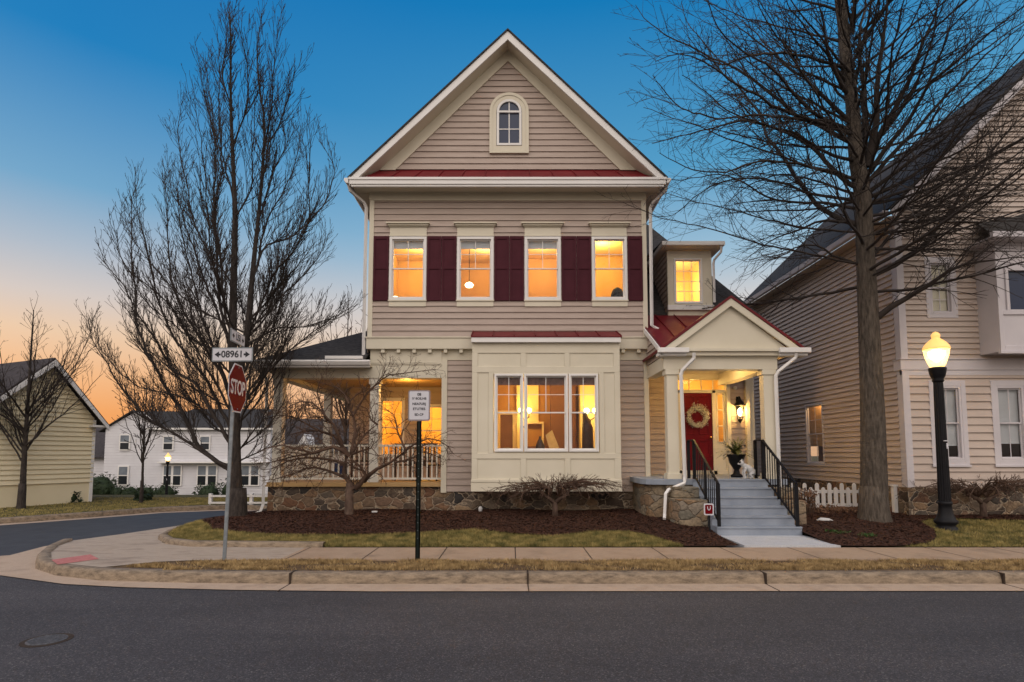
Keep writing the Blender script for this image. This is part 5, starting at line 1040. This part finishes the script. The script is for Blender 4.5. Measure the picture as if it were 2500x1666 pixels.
for i, ((x, y, h), lb) in enumerate(zip(far, labels)):
    simple_tree('distant_tree', lb, x, y, -1.3, h * 1.2, h * .36, .16, 40 + i, 13, dict(seg=.5, wob=.13, up=.06, rmin=.016, rmax=.03, gap={1: .55, 2: .9}, ratio=.5, ang=38, lw=.05, tt=.3), 2, .2, group='bare trees beyond the far houses', twig='twig_brown', L0=1.6, gap=.55)
simple_tree('side_tree', 'bare tree rising above the porch roof beside the house wall', -7.9, 27, -.3, 9.4, 1.8, .12, 61, 14, fork=.3, twig='twig_brown', L0=1.0, gap=.35)
# weeping, umbrella shaped shrubs
def umbrella(name, label, x, y, z, hs, Rx, hz, seed, n=26, bark='maple_bark', group=None, dz=0):
    T = Tree(seed); rng = T.rng; root = thing(name, label, 'shrub', (x, y, z), group)
    T.m.tube([(x, y, z - .05), (x + .01, y, z + hs * .5), (x, y, z + hs)], [.085, .065, .06], 10)
    for s_ in (-1, 1): T.m.tube([(x, y, z + hs - .03), (x + s_ * .14, y - .03, z + hs + .09), (x + s_ * .28, y - .05 * s_, z + hs + .17), (x + s_ * .36, y, z + hs + .32)], [.05, .042, .035, .025], 8)
    P = dict(seg=.07, wob=.22, up=-.02, rmin=.0035, rmax=.008, gap={1: .09, 2: .16}, ratio=.55, ang=45)
    for i in range(n):
        a = math.tau * i / n + rng.uniform(-.2, .2); k = rng.uniform(.65, 1.05); ex, ey = math.cos(a) * Rx * k, math.sin(a) * Rx * .62 * k; s_ = 1 if ex > 0 else -1; sx = x + s_ * .2
        top = z + hs + .26 + hz * rng.uniform(.1, .5)
        pts = [(sx - s_ * .1, y, z + hs + .12), (x + ex * .22 + s_ * .02, y + ey * .3, top - .02), (x + ex * .6, y + ey * .65, top + .01 + dz * ex), (x + ex * .88, y + ey * .9, top - hz * .15 + dz * ex), (x + ex, y + ey, top - hz * rng.uniform(.3, .75) + dz * ex)]
        o = T.limb(pts, rng.uniform(.014, .028), .004, wob=.014); T.dress(*o, P, 2, .27, .07, .2)
    T.m.build('trunk', bark, root, True); T.t.build('crown', 'twig_brown', root, True); return root
umbrella('weeping_shrub', 'bare umbrella shaped shrub on a short trunk under the bay window', .98, 13.15, .36, .36, 1.65, .42, 71, 40, dz=.06)
umbrella('weeping_shrub', 'bare umbrella shaped shrub at the stone base of the beige house behind the street lamp', 10.45, 12.75, .4, .34, 1.7, .42, 72, 40)
# ------------------------------------------------------------------ street furniture
# stop sign and street name blades on one post
SS = thing('stop_sign', 'red octagonal stop sign with two white street name blades on a grey steel post', 'sign', (-4.48, 9.0, .15))
m = MB(); m.prism([(-4.508, 8.985, .05), (-4.452, 8.985, .05), (-4.452, 9.015, .05), (-4.508, 9.015, .05)], (.06, .0, 3.15)); m.build('post', 'galv', SS, bev=.008)
an = R(96.5); rt_ = Vector((math.cos(an), math.sin(an), 0)); nn = Vector((math.sin(an), -math.cos(an), 0)); ce = Vector((-4.37, 9.0, 2.85))
def octo(r, o): return [tuple(ce + nn * o + rt_ * (r * math.cos(R(22.5 + 45 * i))) + Vector((0, 0, r * math.sin(R(22.5 + 45 * i))))) for i in range(8)]
m = MB(); m.prism(octo(.415, 0), nn * .006); pl = m.build('sign_plate', 'signwhite', SS)
m = MB(); m.prism(octo(.390, .0065), nn * .002); m.build('sign_face', 'signred', pl)
text('STOP', .32, 'sign_text', 'signwhite', pl, frame_mtx(ce + nn * .010, rt_, (0, 0, 1)), .0015, .80)
m = MB()
for z in (-.33, .33): c0 = ce + nn * .009 + Vector((0, 0, z)); m.tube([c0, c0 + nn * .006], .014, 8)
m.build('bolt', 'galv', pl)
def blade(c0, ang, w_, h_, s, ts, arrow=True):
    r_ = Vector((math.cos(ang), math.sin(ang), 0)); n_ = Vector((math.sin(ang), -math.cos(ang), 0)); c0 = Vector(c0); Z = Vector((0, 0, 1))
    m = MB(); m.prism([tuple(c0 + r_ * a * w_ / 2 + Z * b * h_ / 2) for a, b in ((-1, -1), (1, -1), (1, 1), (-1, 1))], n_ * .012); b_ = m.build('name_blade', 'galv', SS, bev=.003)
    m = MB(); k = .018; m.prism([tuple(c0 + n_ * .0125 + r_ * a * (w_ / 2 - k) + Z * b * (h_ / 2 - k)) for a, b in ((-1, -1), (1, -1), (1, 1), (-1, 1))], n_ * .002); m.build('blade_face', 'signwhite', b_)
    text(s, ts, 'blade_text', 'signblack', b_, frame_mtx(c0 + n_ * .0165 + Z * .0, r_, Z), .001, .95)
    m = MB()
    for sg in (-1, 1):
        q = lambda a, b: tuple(c0 + n_ * .0155 + r_ * (sg * a) + Z * b); e = w_ / 2 - .045
        m.prism([q(e, 0), q(e - .07, h_ * .22), q(e - .07, h_ * .07), q(e - .10, h_ * .07), q(e - .10, -h_ * .07), q(e - .07, -h_ * .07), q(e - .07, -h_ * .22)], n_ * .0015)
    m.build('arrow', 'signblack', b_)
blade((-4.44, 8.95, 3.385), R(-2), .66, .225, '08961', .15); blade((-4.40, 9.0, 3.66), R(97), .62, .20, 'U5I', .15)
# parking sign
NP = thing('parking_sign', 'small white sign with black lettering on a dark green post at the sidewalk', 'sign', (-1.47, 9.0, .15))
m = MB(); m.box(-1.505, -1.435, 8.985, 8.99, .05, 2.33).box(-1.505, -1.49, 8.985, 9.02, .05, 2.33).box(-1.45, -1.435, 8.985, 9.02, .05, 2.33); m.build('post', 'greenpost', NP)
m = MB()
for i in range(14): m.tube([(-1.47, 8.986, .5 + i * .12), (-1.47, 8.983, .5 + i * .12)], .006, 6)
m.build('post_hole', 'galv', NP)
def rrect(x0, x1, z0, z1, y, r=.03, k=4):
    o = []
    for cx, cz, a0 in ((x1 - r, z1 - r, 0), (x0 + r, z1 - r, 90), (x0 + r, z0 + r, 180), (x1 - r, z0 + r, 270)):
        for i in range(k + 1): a = R(a0 + 90 * i / k); o.append((cx + r * math.cos(a), y, cz + r * math.sin(a)))
    return o
m = MB(); m.prism(rrect(-1.645, -1.295, 2.33, 2.82, 8.975), (0, .006, 0)); pl = m.build('sign_plate', 'signrim', NP)
m = MB(); m.prism(rrect(-1.625, -1.318, 2.352, 2.80, 8.972, .02), (0, .003, 0)); m.build('sign_face', 'signwhite', pl)
for s, z, ts in (('08', 2.75, .062), ('IY BOE,NB', 2.685, .050), ('NEA7URJ', 2.60, .054), ('ETUTIES', 2.52, .054), ('ED-CP', 2.43, .050)):
    text(s, ts, 'sign_text', 'signblack', pl, frame_mtx((-1.47, 8.9705, z), (1, 0, 0), (0, 0, 1)), .001, 1.0)
# street lamp: fluted base, tapered shaft, acorn globe
def lamp(name, label, x, y, z, k, group=None, power=60):
    L_ = thing(name, label, 'street lamp', (x, y, z), group)
    sc_ = lambda pr: [(r * k, h * k) for r, h in pr]
    m = MB(); m.lathe((x, y, z), sc_([(.25, -.06), (.25, .05), (.235, .08), (.20, .13), (.16, .17), (.215, .22), (.22, .27), (.18, .31), (.145, .40), (.125, .52), (.12, .60), (.135, .62), (.135, .66), (.115, .68)]), 20); m.build('base', 'iron', L_, True)
    m = MB(); nf = 16; n0 = len(m.v); hs = [.66, 1.2, 1.8, 2.4, 3.0, 3.28]
    for i, h in enumerate(hs):
        r = .117 - .030 * i / (len(hs) - 1)
        for j in range(nf * 2): a = math.pi * j / nf; rr = r * (1 if j % 2 else .90); m.v.append((x + rr * k * math.cos(a), y + rr * k * math.sin(a), z + h * k))
    for i in range(len(hs) - 1):
        for j in range(nf * 2): a = n0 + i * nf * 2 + j; b = n0 + i * nf * 2 + (j + 1) % (nf * 2); m.f.append((a, b, b + nf * 2, a + nf * 2))
    sh = m.build('shaft', 'iron', L_)
    m = MB(); m.box(x - .03 * k, x + .05 * k, y - .125 * k, y - .095 * k, z + 1.96 * k, z + 1.98 * k).box(x + .02 * k, x + .05 * k, y - .125 * k, y - .095 * k, z + 1.80 * k, z + 1.92 * k); m.build('tag_plate', 'signwhite', sh)
    m = MB(); m.lathe((x, y, z), sc_([(.09, 3.24), (.115, 3.28), (.10, 3.31), (.13, 3.36), (.155, 3.45), (.165, 3.52), (.17, 3.55), (.15, 3.57), (.10, 3.58)]), 20); m.build('collar', 'iron', L_, True)
    m = MB(); m.lathe((x, y, z), sc_([(.125, 3.575), (.145, 3.61), (.175, 3.68), (.205, 3.77), (.228, 3.86), (.241, 3.93), (.245, 3.975)]), 24); gb_ = m.build('globe', 'globe', L_, True)
    m = MB(); m.lathe((x, y, z), sc_([(.254, 3.965), (.256, 3.985), (.243, 4.025), (.217, 4.07), (.178, 4.12), (.13, 4.165), (.09, 4.195), (.078, 4.21), (.075, 4.23), (.085, 4.25), (.085, 4.29), (.05, 4.34), (.01, 4.36)]), 24); m.build('globe_cap', 'globe_cap', L_, True)
    m = MB(); m.lathe((x, y, z), sc_([(.02, 3.70), (.12, 3.78), (.16, 3.86), (.15, 3.92), (.05, 3.95)]), 12); m.build('bulb', 'globe_core', gb_, True)
    if power: plight('street_lamp_light', (x, y, z + 3.9 * k), power, (1, .62, .30), .16)
    return L_
t_ = M['globe'] = bpy.data.materials.new('lamp_globe_glass'); t_.use_nodes = True
b_ = t_.node_tree.nodes['Principled BSDF']; b_.inputs['Base Color'].default_value = (1, .8, .4, 1); b_.inputs['Emission Color'].default_value = (1, .66, .27, 1); b_.inputs['Emission Strength'].default_value = 1.0; b_.inputs['Roughness'].default_value = .2; b_.inputs['Alpha'].default_value = .72
M['globe_cap'] = emis('lamp_globe_cap', (1, .56, .17), .75)
lamp('street_lamp', 'black fluted street lamp with glowing acorn globe by the beige house', 8.86, 11.75, .20, .955, power=130)
lamp('street_lamp', 'small distant lit street lamp before the white house', -22.0, 36.5, -1.05, .68, power=0)
# manhole
T = thing('valve_cover', 'small round iron utility cover set in the dark road', 'utility cover', (-4.52, 5.68, 0))
m = MB(); m.lathe((-4.52, 5.68, 0), [(.165, -.02), (.165, .008), (.155, .010), (.01, .010)], 24)
for k in range(-4, 5): m.box(-4.52 + k * .032 - .006, -4.52 + k * .032 + .006, 5.68 - math.sqrt(.15 ** 2 - (k * .032) ** 2), 5.68 + math.sqrt(.15 ** 2 - (k * .032) ** 2), .008, .014)
m.build('lid', 'manhole', T)
m = MB(); m.lathe((-4.52, 5.68, 0), [(.21, -.02), (.21, .004), (.168, .004), (.168, -.02)], 24); m.build('frame_ring', 'joint', T)
# picket fence
PF = thing('picket_fence', 'white picket fence between the steps and the big tree', 'fence', (8.0, 14.6, .3))
m = MB()
for z in (.52, .86): m.box(6.9, 9.0, 14.62, 14.65, z - .04, z + .04)
m.build('rail', 'white', PF)
x = 6.98; i = 0
while x < 9.0:
    h = 1.08 if i % 2 else .97; m = MB(); w_ = .048; m.prism([(x - w_, 14.59, .30), (x + w_, 14.59, .30), (x + w_, 14.59, h - .05), (x + .018, 14.59, h), (x - .018, 14.59, h), (x - w_, 14.59, h - .05)], (0, .025, 0)); m.build('picket', 'white', PF); x += .158; i += 1
m = MB(); m.box(6.72, 6.90, 14.5, 14.68, .2, 1.10).box(6.68, 6.94, 14.46, 14.72, 1.10, 1.15); m.build('post', 'white', PF, bev=.006)
m = MB(); m.box(8.86, 8.97, 13.3, 13.4, .2, 1.06).box(8.84, 8.99, 13.28, 13.42, 1.06, 1.10); tag(m.build('fence_post', 'white', None, bev=.005), 'white square post standing right behind the trunk of the big tree', 'post')
# low white rail fence at the bend
RF = thing('rail_fence', 'low white rail fence at the bend of the side street', 'fence', (-9.6, 18.9, .1))
for x in (-9.95, -8.6, -7.3): m = MB(); m.box(x - .05, x + .05, 18.9, 19.0, .0, .52); m.build('post', 'white', RF)
for z in (.22, .44): m = MB(); m.box(-9.95, -7.3, 18.87, 18.9, z - .03, z + .03); m.build('rail', 'white', RF)
# evergreen shrubs
def bush(x, y, z, r, h, label, seed, cone=False, group='clipped evergreens before the white house'):
    rg = random.Random(seed); m = MB()
    for i in range(int(900 * max(.5, r))):
        u, v = rg.uniform(-1, 1), rg.uniform(0, math.tau); k = rg.uniform(.8, 1.08) * (1 + .12 * math.sin(v * 3 + seed)); s_ = math.sqrt(1 - u * u)
        zz = (u + 1) / 2; rr = r * (1.15 * (1 - zz) ** .6 if cone else s_ * 1.0) * k
        p = Vector((x + rr * math.cos(v), y + rr * math.sin(v), z + h * zz * (1 if cone else k))); q = .07 * max(1, r * 1.2)
        a, b = Vector([rg.gauss(0, q) for _ in range(3)]), Vector([rg.gauss(0, q) for _ in range(3)]); m.face([p, p + a, p + b])
    m.lathe((x, y, z), [(r * .5, -.05), (r * .85, h * .25), (r * .8, h * .55), (r * .4, h * .88), (.02, h * .93)], 10)
    return tag(m.build('evergreen_shrub', 'shrub_leaf', None, True), label, 'shrub', group)
bush(-15.15, 19.7, .12, .26, .62, 'dark cone shaped evergreen by the wall of the cream garage', 1, True, None)
for i, (x, r, h, lb) in enumerate(((-28.4, 1.05, 1.7, 'tallest round evergreen at the left end of the white house'), (-27.2, .5, .9, 'small evergreen right of the tallest round one'), (-26.3, .6, .9, 'low evergreen in front of the wall left of the far lamp'), (-25.2, .65, .9, 'low wide evergreen just left of the young tree'), (-23.9, .7, 1.0, 'low evergreen just right of the young tree'), (-20.9, .75, 1.05, 'round evergreen right of the far lamp'), (-19.3, .75, 1.4, 'round taller evergreen left of the white rail fence'), (-29.8, .45, 1.1, 'narrow evergreen at the white house corner'))):
    bush(x, 39.5, -1.28, r, h, lb, 10 + i)
bush(-13.2, 20.6, .12, .22, .3, 'tiny evergreen at the right corner of the cream garage', 33, False, None)
# dried hydrangea beside the steps
def dried(x, y, z, rx, h, label, seed, n=90):
    rg = random.Random(seed); T = thing('dried_bush', label, 'bush', (x, y, z)); m = MB(); f = MB()
    for i in range(n):
        a = rg.uniform(0, math.tau); r = rx * math.sqrt(rg.random()); hh = h * rg.uniform(.5, 1.05); bx, by = x + r * .7 * math.cos(a), y + r * .5 * math.sin(a); tx, ty = x + r * 1.1 * math.cos(a), y + r * .7 * math.sin(a)
        m.tube([(bx, by, z - .02), ((bx + tx) / 2 + rg.gauss(0, .02), by, z + hh * .6), (tx, ty, z + hh)], [.006, .005, .003], 4, False)
        for k in range(7): p = Vector((tx + rg.gauss(0, .03), ty + rg.gauss(0, .03), z + hh + rg.gauss(0, .025))); f.face([p, p + Vector([rg.gauss(0, .03) for _ in range(3)]), p + Vector([rg.gauss(0, .03) for _ in range(3)])])
    m.build('stems', 'twig_brown', T); f.build('flower_heads', 'dried', T)
dried(6.75, 13.3, .33, .28, .62, 'tall dried brown bush at the end of the stone wall right of the steps', 1)
dried(7.55, 13.6, .35, .75, .20, 'low dried brown plants along the foot of the picket fence', 2, 130)
rg = random.Random(8)
m = MB()
for c0 in ((6.35, 11.3, .05), (6.75, 11.0, .07)):
    for i in range(80): p = Vector((c0[0] + rg.gauss(0, .09), c0[1] + rg.gauss(0, .07), zg(c0[0], c0[1]) + .05 + abs(rg.gauss(0, .025)))); m.face([p, p + Vector([rg.gauss(0, .025) for _ in range(3)]), p + Vector([rg.gauss(0, .025) for _ in range(3)])])
M['weed'] = mottled('green_weed', (.025, .06, .012), (.05, .10, .022), 12, .7)
o = m.build('green_weeds', 'weed', None, kind='stuff'); o['label'] = 'small green weeds in the mulch right of the steps'; o['category'] = 'weeds'
m = MB(); m.tube([(6.52, 12.3, .395), (6.60, 12.3, .41), (6.76, 12.27, .40), (6.84, 12.25, .385)], [.025, .05, .045, .02], 8); tag(m.build('pale_rock', 'ceramic', None, True), 'long pale rock lying in the mulch right of the steps', 'rock')
m = MB(); m.lathe((-.77, 14.0, .43), [(.02, -.05), (.045, .0), (.05, .06), (.04, .10), (.01, .115)], 12); tag(m.build('drain_cap', 'ceramic', None, True), 'small white drain cap under the left edge of the bay', 'drain cap')
m = MB(); m.box(-3.30, -3.17, 13.5, 13.56, .44, .48); tag(m.build('plant_marker', 'ceramic', None, bev=.01), 'tiny white marker lying in the mulch near the twisted tree', 'marker')
# security yard sign
YS = thing('yard_sign', 'small dark red yard sign with white border in front of the left handrail', 'sign', (3.93, 11.45, .25))
m = MB(); m.box(3.915, 3.945, 11.44, 11.455, .2, .62); m.build('stake', 'iron', YS)
m = MB(); m.prism(rrect(3.815, 4.01, .60, .83, 11.42, .03), (0, .012, 0)); pl = m.build('sign_plate', 'signwhite', YS)
m = MB(); m.prism(rrect(3.838, 3.987, .625, .805, 11.416, .02), (0, .004, 0)); m.build('sign_face', 'signred', pl)
m = MB()
pt = [(3.885, 11.413, .775), (3.885, 11.413, .735), (3.90, 11.413, .705), (3.9125, 11.413, .70), (3.925, 11.413, .705), (3.94, 11.413, .735), (3.94, 11.413, .775)]
m.tube(pt, .008, 6); m.build('emblem', 'signwhite', pl)
# wreath
WR = thing('wreath', 'pale dried flower wreath hanging on the red front door', 'wreath', (5.18, 15.9, 2.86))
rg = random.Random(4); m = MB(); ring = [(5.18 + .24 * math.cos(math.tau * i / 24), 15.88, 2.86 + .24 * math.sin(math.tau * i / 24)) for i in range(25)]; m.tube(ring, .022, 6, False); m.build('ring', 'twig_brown', WR)
m = MB()
for i in range(2600):
    a = rg.uniform(0, math.tau); r = .25 + rg.gauss(0, .034 + (.02 if math.cos(a - 1.1) > .6 else 0)); p = Vector((5.18 + r * math.cos(a), 15.87 + rg.gauss(-.02, .02), 2.86 + r * math.sin(a))); m.face([p, p + Vector([rg.gauss(0, .018) for _ in range(3)]), p + Vector([rg.gauss(0, .018) for _ in range(3)])])
m.build('flowers', 'petal', WR)
# wall lantern
WL = thing('wall_lantern', 'lit black wall lantern on the siding right of the red door', 'lantern', (6.33, 15.9, 3.0))
x, y = 6.33, 15.76
m = MB(); m.box(x - .05, x + .05, 15.86, 15.9, 2.95, 3.42).tube([(x, 15.86, 3.3), (x, 15.80, 3.42), (x, y, 3.40)], .012, 6)
m.lathe((x, y, 0), [(.012, 3.42), (.03, 3.38), (.04, 3.33), (.15, 3.18), (.155, 3.16), (.11, 3.15)], 12)
m.lathe((x, y, 0), [(.01, 2.66), (.02, 2.69), (.06, 2.74), (.075, 2.78), (.01, 2.785)], 12)
for i in range(6): a = math.tau * i / 6; m.bar((x + .075 * math.cos(a), y + .075 * math.sin(a), 2.78), (x + .115 * math.cos(a), y + .115 * math.sin(a), 3.16), .009, .009)
m.build('lantern_frame', 'iron', WL)
m = MB(); m.lathe((x, y, 0), [(.01, 2.86), (.045, 2.90), (.06, 2.98), (.045, 3.06), (.01, 3.10)], 12); m.build('bulb', 'glow', WL, True)
plight('lantern_light', (x, y - .06, 3.0), 80, (1, .56, .15), .07)
plight('portico_ceiling_light', (4.9, 14.2, 3.92), 48, (1, .58, .17), .15)
m = MB(); m.lathe((6.25, 15.84, 3.66), [(.01, -.05), (.05, -.03), (.055, .03), (.03, .05)], 12); tag(m.build('door_camera', 'ceramic', None, True), 'small white security camera above the wall lantern', 'camera')
m = MB(); m.lathe((5.35, 14.5, 4.05), [(.02, -.07), (.14, -.05), (.17, 0)], 16); tag(m.build('ceiling_lamp', 'glow', None, True), 'round flush lamp on the portico ceiling', 'lamp')
# urn with greenery and the small white figure
UR = thing('planter_urn', 'tall black urn with spiky greenery beside the front door', 'planter', (5.55, 13.9, 1.25))
x, y = 5.50, 14.0
m = MB(); m.lathe((x, y, 1.25), [(.14, 0), (.14, .05), (.08, .09), (.06, .18), (.10, .24), (.16, .34), (.19, .48), (.22, .53), (.22, .56), (.18, .55)], 18); m.build('urn', 'iron', UR, True)
rg = random.Random(3); m = MB()
for i in range(85):
    a = rg.uniform(0, math.tau); e = rg.uniform(.15, 1.2); L_ = rg.uniform(.38, .62); p = Vector((x, y, 1.80)); d = Vector((math.cos(a) * math.cos(e), math.sin(a) * math.cos(e), math.sin(e))); k = 9; sd_ = d.cross(Vector((0, 0, 1))).normalized()
    for j in range(k):
        q = p + d * (L_ / k); d = (d + Vector((0, 0, -.11))).normalized()
        for s_ in (-1, 1):
            for _ in range(2): l = .07 * (1 - j / k * .6); t0 = p.lerp(q, rg.random()); t1 = t0 + (sd_ * s_ + d * .8).normalized() * l; m.face([t0, t0 + d * .028, t1])
        m.face([p - sd_ * .003, p + sd_ * .003, q]); p = q
m.build('foliage', 'fern', UR)
FG = thing('animal_figure', 'small white crouching animal figure on the top step in front of the urn', 'statue', (5.35, 13.3, 1.25))
m = MB(); x, y, z = 5.40, 13.1, 1.25
m.tube([(x - .13, y, z + .34), (x - .08, y, z + .30), (x + .02, y, z + .24), (x + .10, y, z + .16), (x + .13, y, z + .08)], [.04, .06, .075, .085, .05], 10)
m.lathe((x - .14, y - .01, z + .36), [(.01, -.06), (.05, -.04), (.06, 0), (.05, .04), (.01, .06)], 10)
m.tube([(x - .20, y, z + .34), (x - .22, y, z + .33)], [.03, .015], 8)
for s_ in (-1, 1):
    m.tube([(x - .05, y + s_ * .05, z + .26), (x - .10, y + s_ * .05, z + .14), (x - .06, y + s_ * .05, z + .02), (x - .10, y + s_ * .05, z + .01)], [.03, .022, .02, .018], 8)
    m.tube([(x + .10, y + s_ * .06, z + .14), (x + .02, y + s_ * .07, z + .10), (x + .09, y + s_ * .07, z + .03), (x + .02, y + s_ * .07, z + .015)], [.05, .038, .025, .02], 8)
    m.tube([(x - .12, y + s_ * .035, z + .40), (x - .115, y + s_ * .04, z + .45)], [.018, .004], 6)
fb_ = m.build('body', 'ceramic', FG, True)
m = MB(); m.lathe((x - .165, y - .02, z + .375), [(.005, -.035), (.035, -.02), (.04, .0), (.035, .02), (.005, .035)], 8); m.build('dark_face', 'iron', fb_, True)
# porch furniture
def chair(x, y, rz, label):
    T = thing('porch_chair', label, 'chair', (0, 0, 0), 'dark chairs on the porch')
    m = MB(); m.box(-.26, .26, -.24, .24, .40, .44); m.build('seat', 'darkwood', T)
    m = MB(); m.box(-.26, -.22, .22, .26, .44, 1.0).box(.22, .26, .22, .26, .44, 1.0).box(-.22, .22, .225, .255, .92, 1.0).box(-.22, .22, .225, .255, .5, .55)
    for i in range(5): m.box(-.18 + i * .085, -.15 + i * .085, .23, .25, .55, .92)
    m.build('backrest', 'darkwood', T)
    for a, b in ((-.24, -.22), (.24, -.22), (-.24, .23), (.24, .23)): m = MB(); m.box(a - .02, a + .02, b - .02, b + .02, 0, .40); m.build('leg', 'darkwood', T)
    m = MB(); m.box(-.28, -.23, -.24, .26, .62, .65).box(.23, .28, -.24, .26, .62, .65); m.build('armrest', 'darkwood', T); T.location = (x, y, 1.10); T.rotation_euler = (0, 0, rz); return T
c1_ = chair(-2.15, 15.5, R(160), 'dark slatted chair on the porch nearest the house wall')
dup(c1_, (-3.0, 15.7, 1.10), 'dark slatted chair on the porch right of the middle column', rz=R(200)); dup(c1_, (-4.1, 15.8, 1.10), 'dark slatted chair on the porch left of the middle column', rz=R(170))
m = MB(); m.box(-2.8, -2.35, 15.2, 15.6, 1.55, 1.6).box(-2.6, -2.55, 15.38, 15.43, 1.1, 1.55); tag(m.build('porch_table', 'darkwood', None), 'small dark table between the porch chairs', 'table')
# things inside the lit rooms
m = MB(); m.lathe((-1.22, 15.9, 6.62), [(.02, -.08), (.09, -.06), (.125, 0), (.09, .05), (.03, .08)], 16); g1 = m.build('glass_shade', 'glow_white', None, True)
T = thing('pendant_lamp', 'glowing white globe lamp hanging behind the second upstairs window', 'lamp', (-1.22, 15.9, 6.6)); g1.parent = T; g1.data.transform(Matrix.Translation((1.22, -15.9, -6.6)))
m = MB(); m.tube([(-1.22, 15.9, 6.72), (-1.22, 15.9, 7.9)], .01, 6); m.build('cord', 'iron', T)
T = thing('table_lamp', 'small lit table lamp in the lower left corner of the leftmost upstairs window', 'lamp', (-3.13, 15.1, 5.75))
m = MB(); m.lathe((-3.15, 15.1, 5.55), [(.06, 0), (.02, .05), (.02, .25)], 10); m.build('stand', 'brass', T); m = MB(); m.lathe((-3.15, 15.1, 5.8), [(.13, 0), (.06, .26)], 14); m.build('shade', 'screen', T, True)
T = thing('office_chair', 'dark office chair back behind the rightmost upstairs window', 'chair', (2.82, 15.0, 5.0))
m = MB(); m.lathe((2.83, 15.0, 5.86), [(.05, 0), (.17, .08), (.18, .22), (.12, .36), (.03, .42)], 14); m.build('backrest', 'iron', T, True); m = MB(); m.tube([(2.83, 15.0, 5.0), (2.83, 15, 5.9)], .03, 6).box(2.58, 3.08, 14.85, 15.3, 5.45, 5.53); m.build('seat', 'iron', T)
T = thing('monitor', 'small lit screen at the bottom of the second upstairs window', 'screen', (-.72, 15.2, 5.8))
m = MB(); m.box(-.86, -.56, 15.2, 15.23, 5.86, 6.07); m.build('frame', 'iron', T); m = MB(); m.box(-.82, -.60, 15.19, 15.2, 5.89, 6.03); m.build('display', 'screen', T)
def sconce(x, y, z, label):
    T = thing('wall_sconce', label, 'wall lamp', (x, y, z), 'lit sconces in the dining room')
    m = MB(); m.tube([(x, y, z - .35), (x, y - .05, z - .2), (x - .12, y - .12, z - .12), (x - .12, y - .12, z)], .015, 6).tube([(x, y - .05, z - .2), (x + .12, y - .12, z - .12), (x + .12, y - .12, z)], .015, 6).lathe((x, y, z - .4), [(.01, -.06), (.05, 0), (.01, .06)], 10); m.build('arm', 'iron', T)
    for s_ in (-1, 1): m = MB(); m.lathe((x + s_ * .12, y - .12, z + .04), [(.03, -.06), (.07, -.02), (.08, .05), (.05, .1)], 12); m.build('lamp_shade', 'glow', T, True)
    plight('sconce_light', (x, y - .3, z + .1), 32, (1, .66, .20), .08)
sconce(.38, 16.75, 3.02, 'lit two arm sconce left of centre behind the bay window'); sconce(2.25, 16.3, 2.98, 'lit two arm sconce behind the right pane of the bay window')
m = MB(); m.lathe((.72, 14.6, 1.75), [(.11, 0), (.12, .25), (.07, .40), (.03, .46), (.03, .52)], 14); tag(m.build('dark_vase', 'darkwood', None, True), 'dark bottle shaped vase standing behind the middle bay window pane', 'vase')
m = MB(); m.prism([(.95, 16.2, 2.35), (1.14, 16.2, 2.5), (1.34, 16.2, 2.0), (1.2, 16.2, 1.9), (1.06, 16.2, 1.98)], (0, .03, 0)); tag(m.build('hanging_cloth', 'tan_cloth', None), 'pale folded cloth hanging behind the middle bay window pane', 'cloth')
m = MB(); m.lathe((-.15, 14.7, 1.65), [(.22, 0), (.24, .2), (.2, .28), (.05, .33)], 14); tag(m.build('chair_back', 'darkwood', None, True), 'dark rounded chair back at the sill of the left bay window pane', 'chair')
m = MB(); m.tube([(1.98, 14.9, 1.5), (1.98, 14.9, 2.5), (1.9, 14.9, 2.9)], [.16, .14, .05], 8); tag(m.build('coat_stand', 'darkwood', None, True), 'dark coat on a stand at the right edge of the bay window', 'coat stand')

m = MB(); m.lathe((-2.6, 14.95, 3.86), [(.02, -.045), (.11, -.035), (.14, 0)], 14); tag(m.build('porch_lamp', 'glow', None, True), 'round flush lamp on the ceiling of the left porch', 'lamp')
plight('porch_light', (-2.9, 15.6, 3.55), 42, (1, .52, .12), .15)
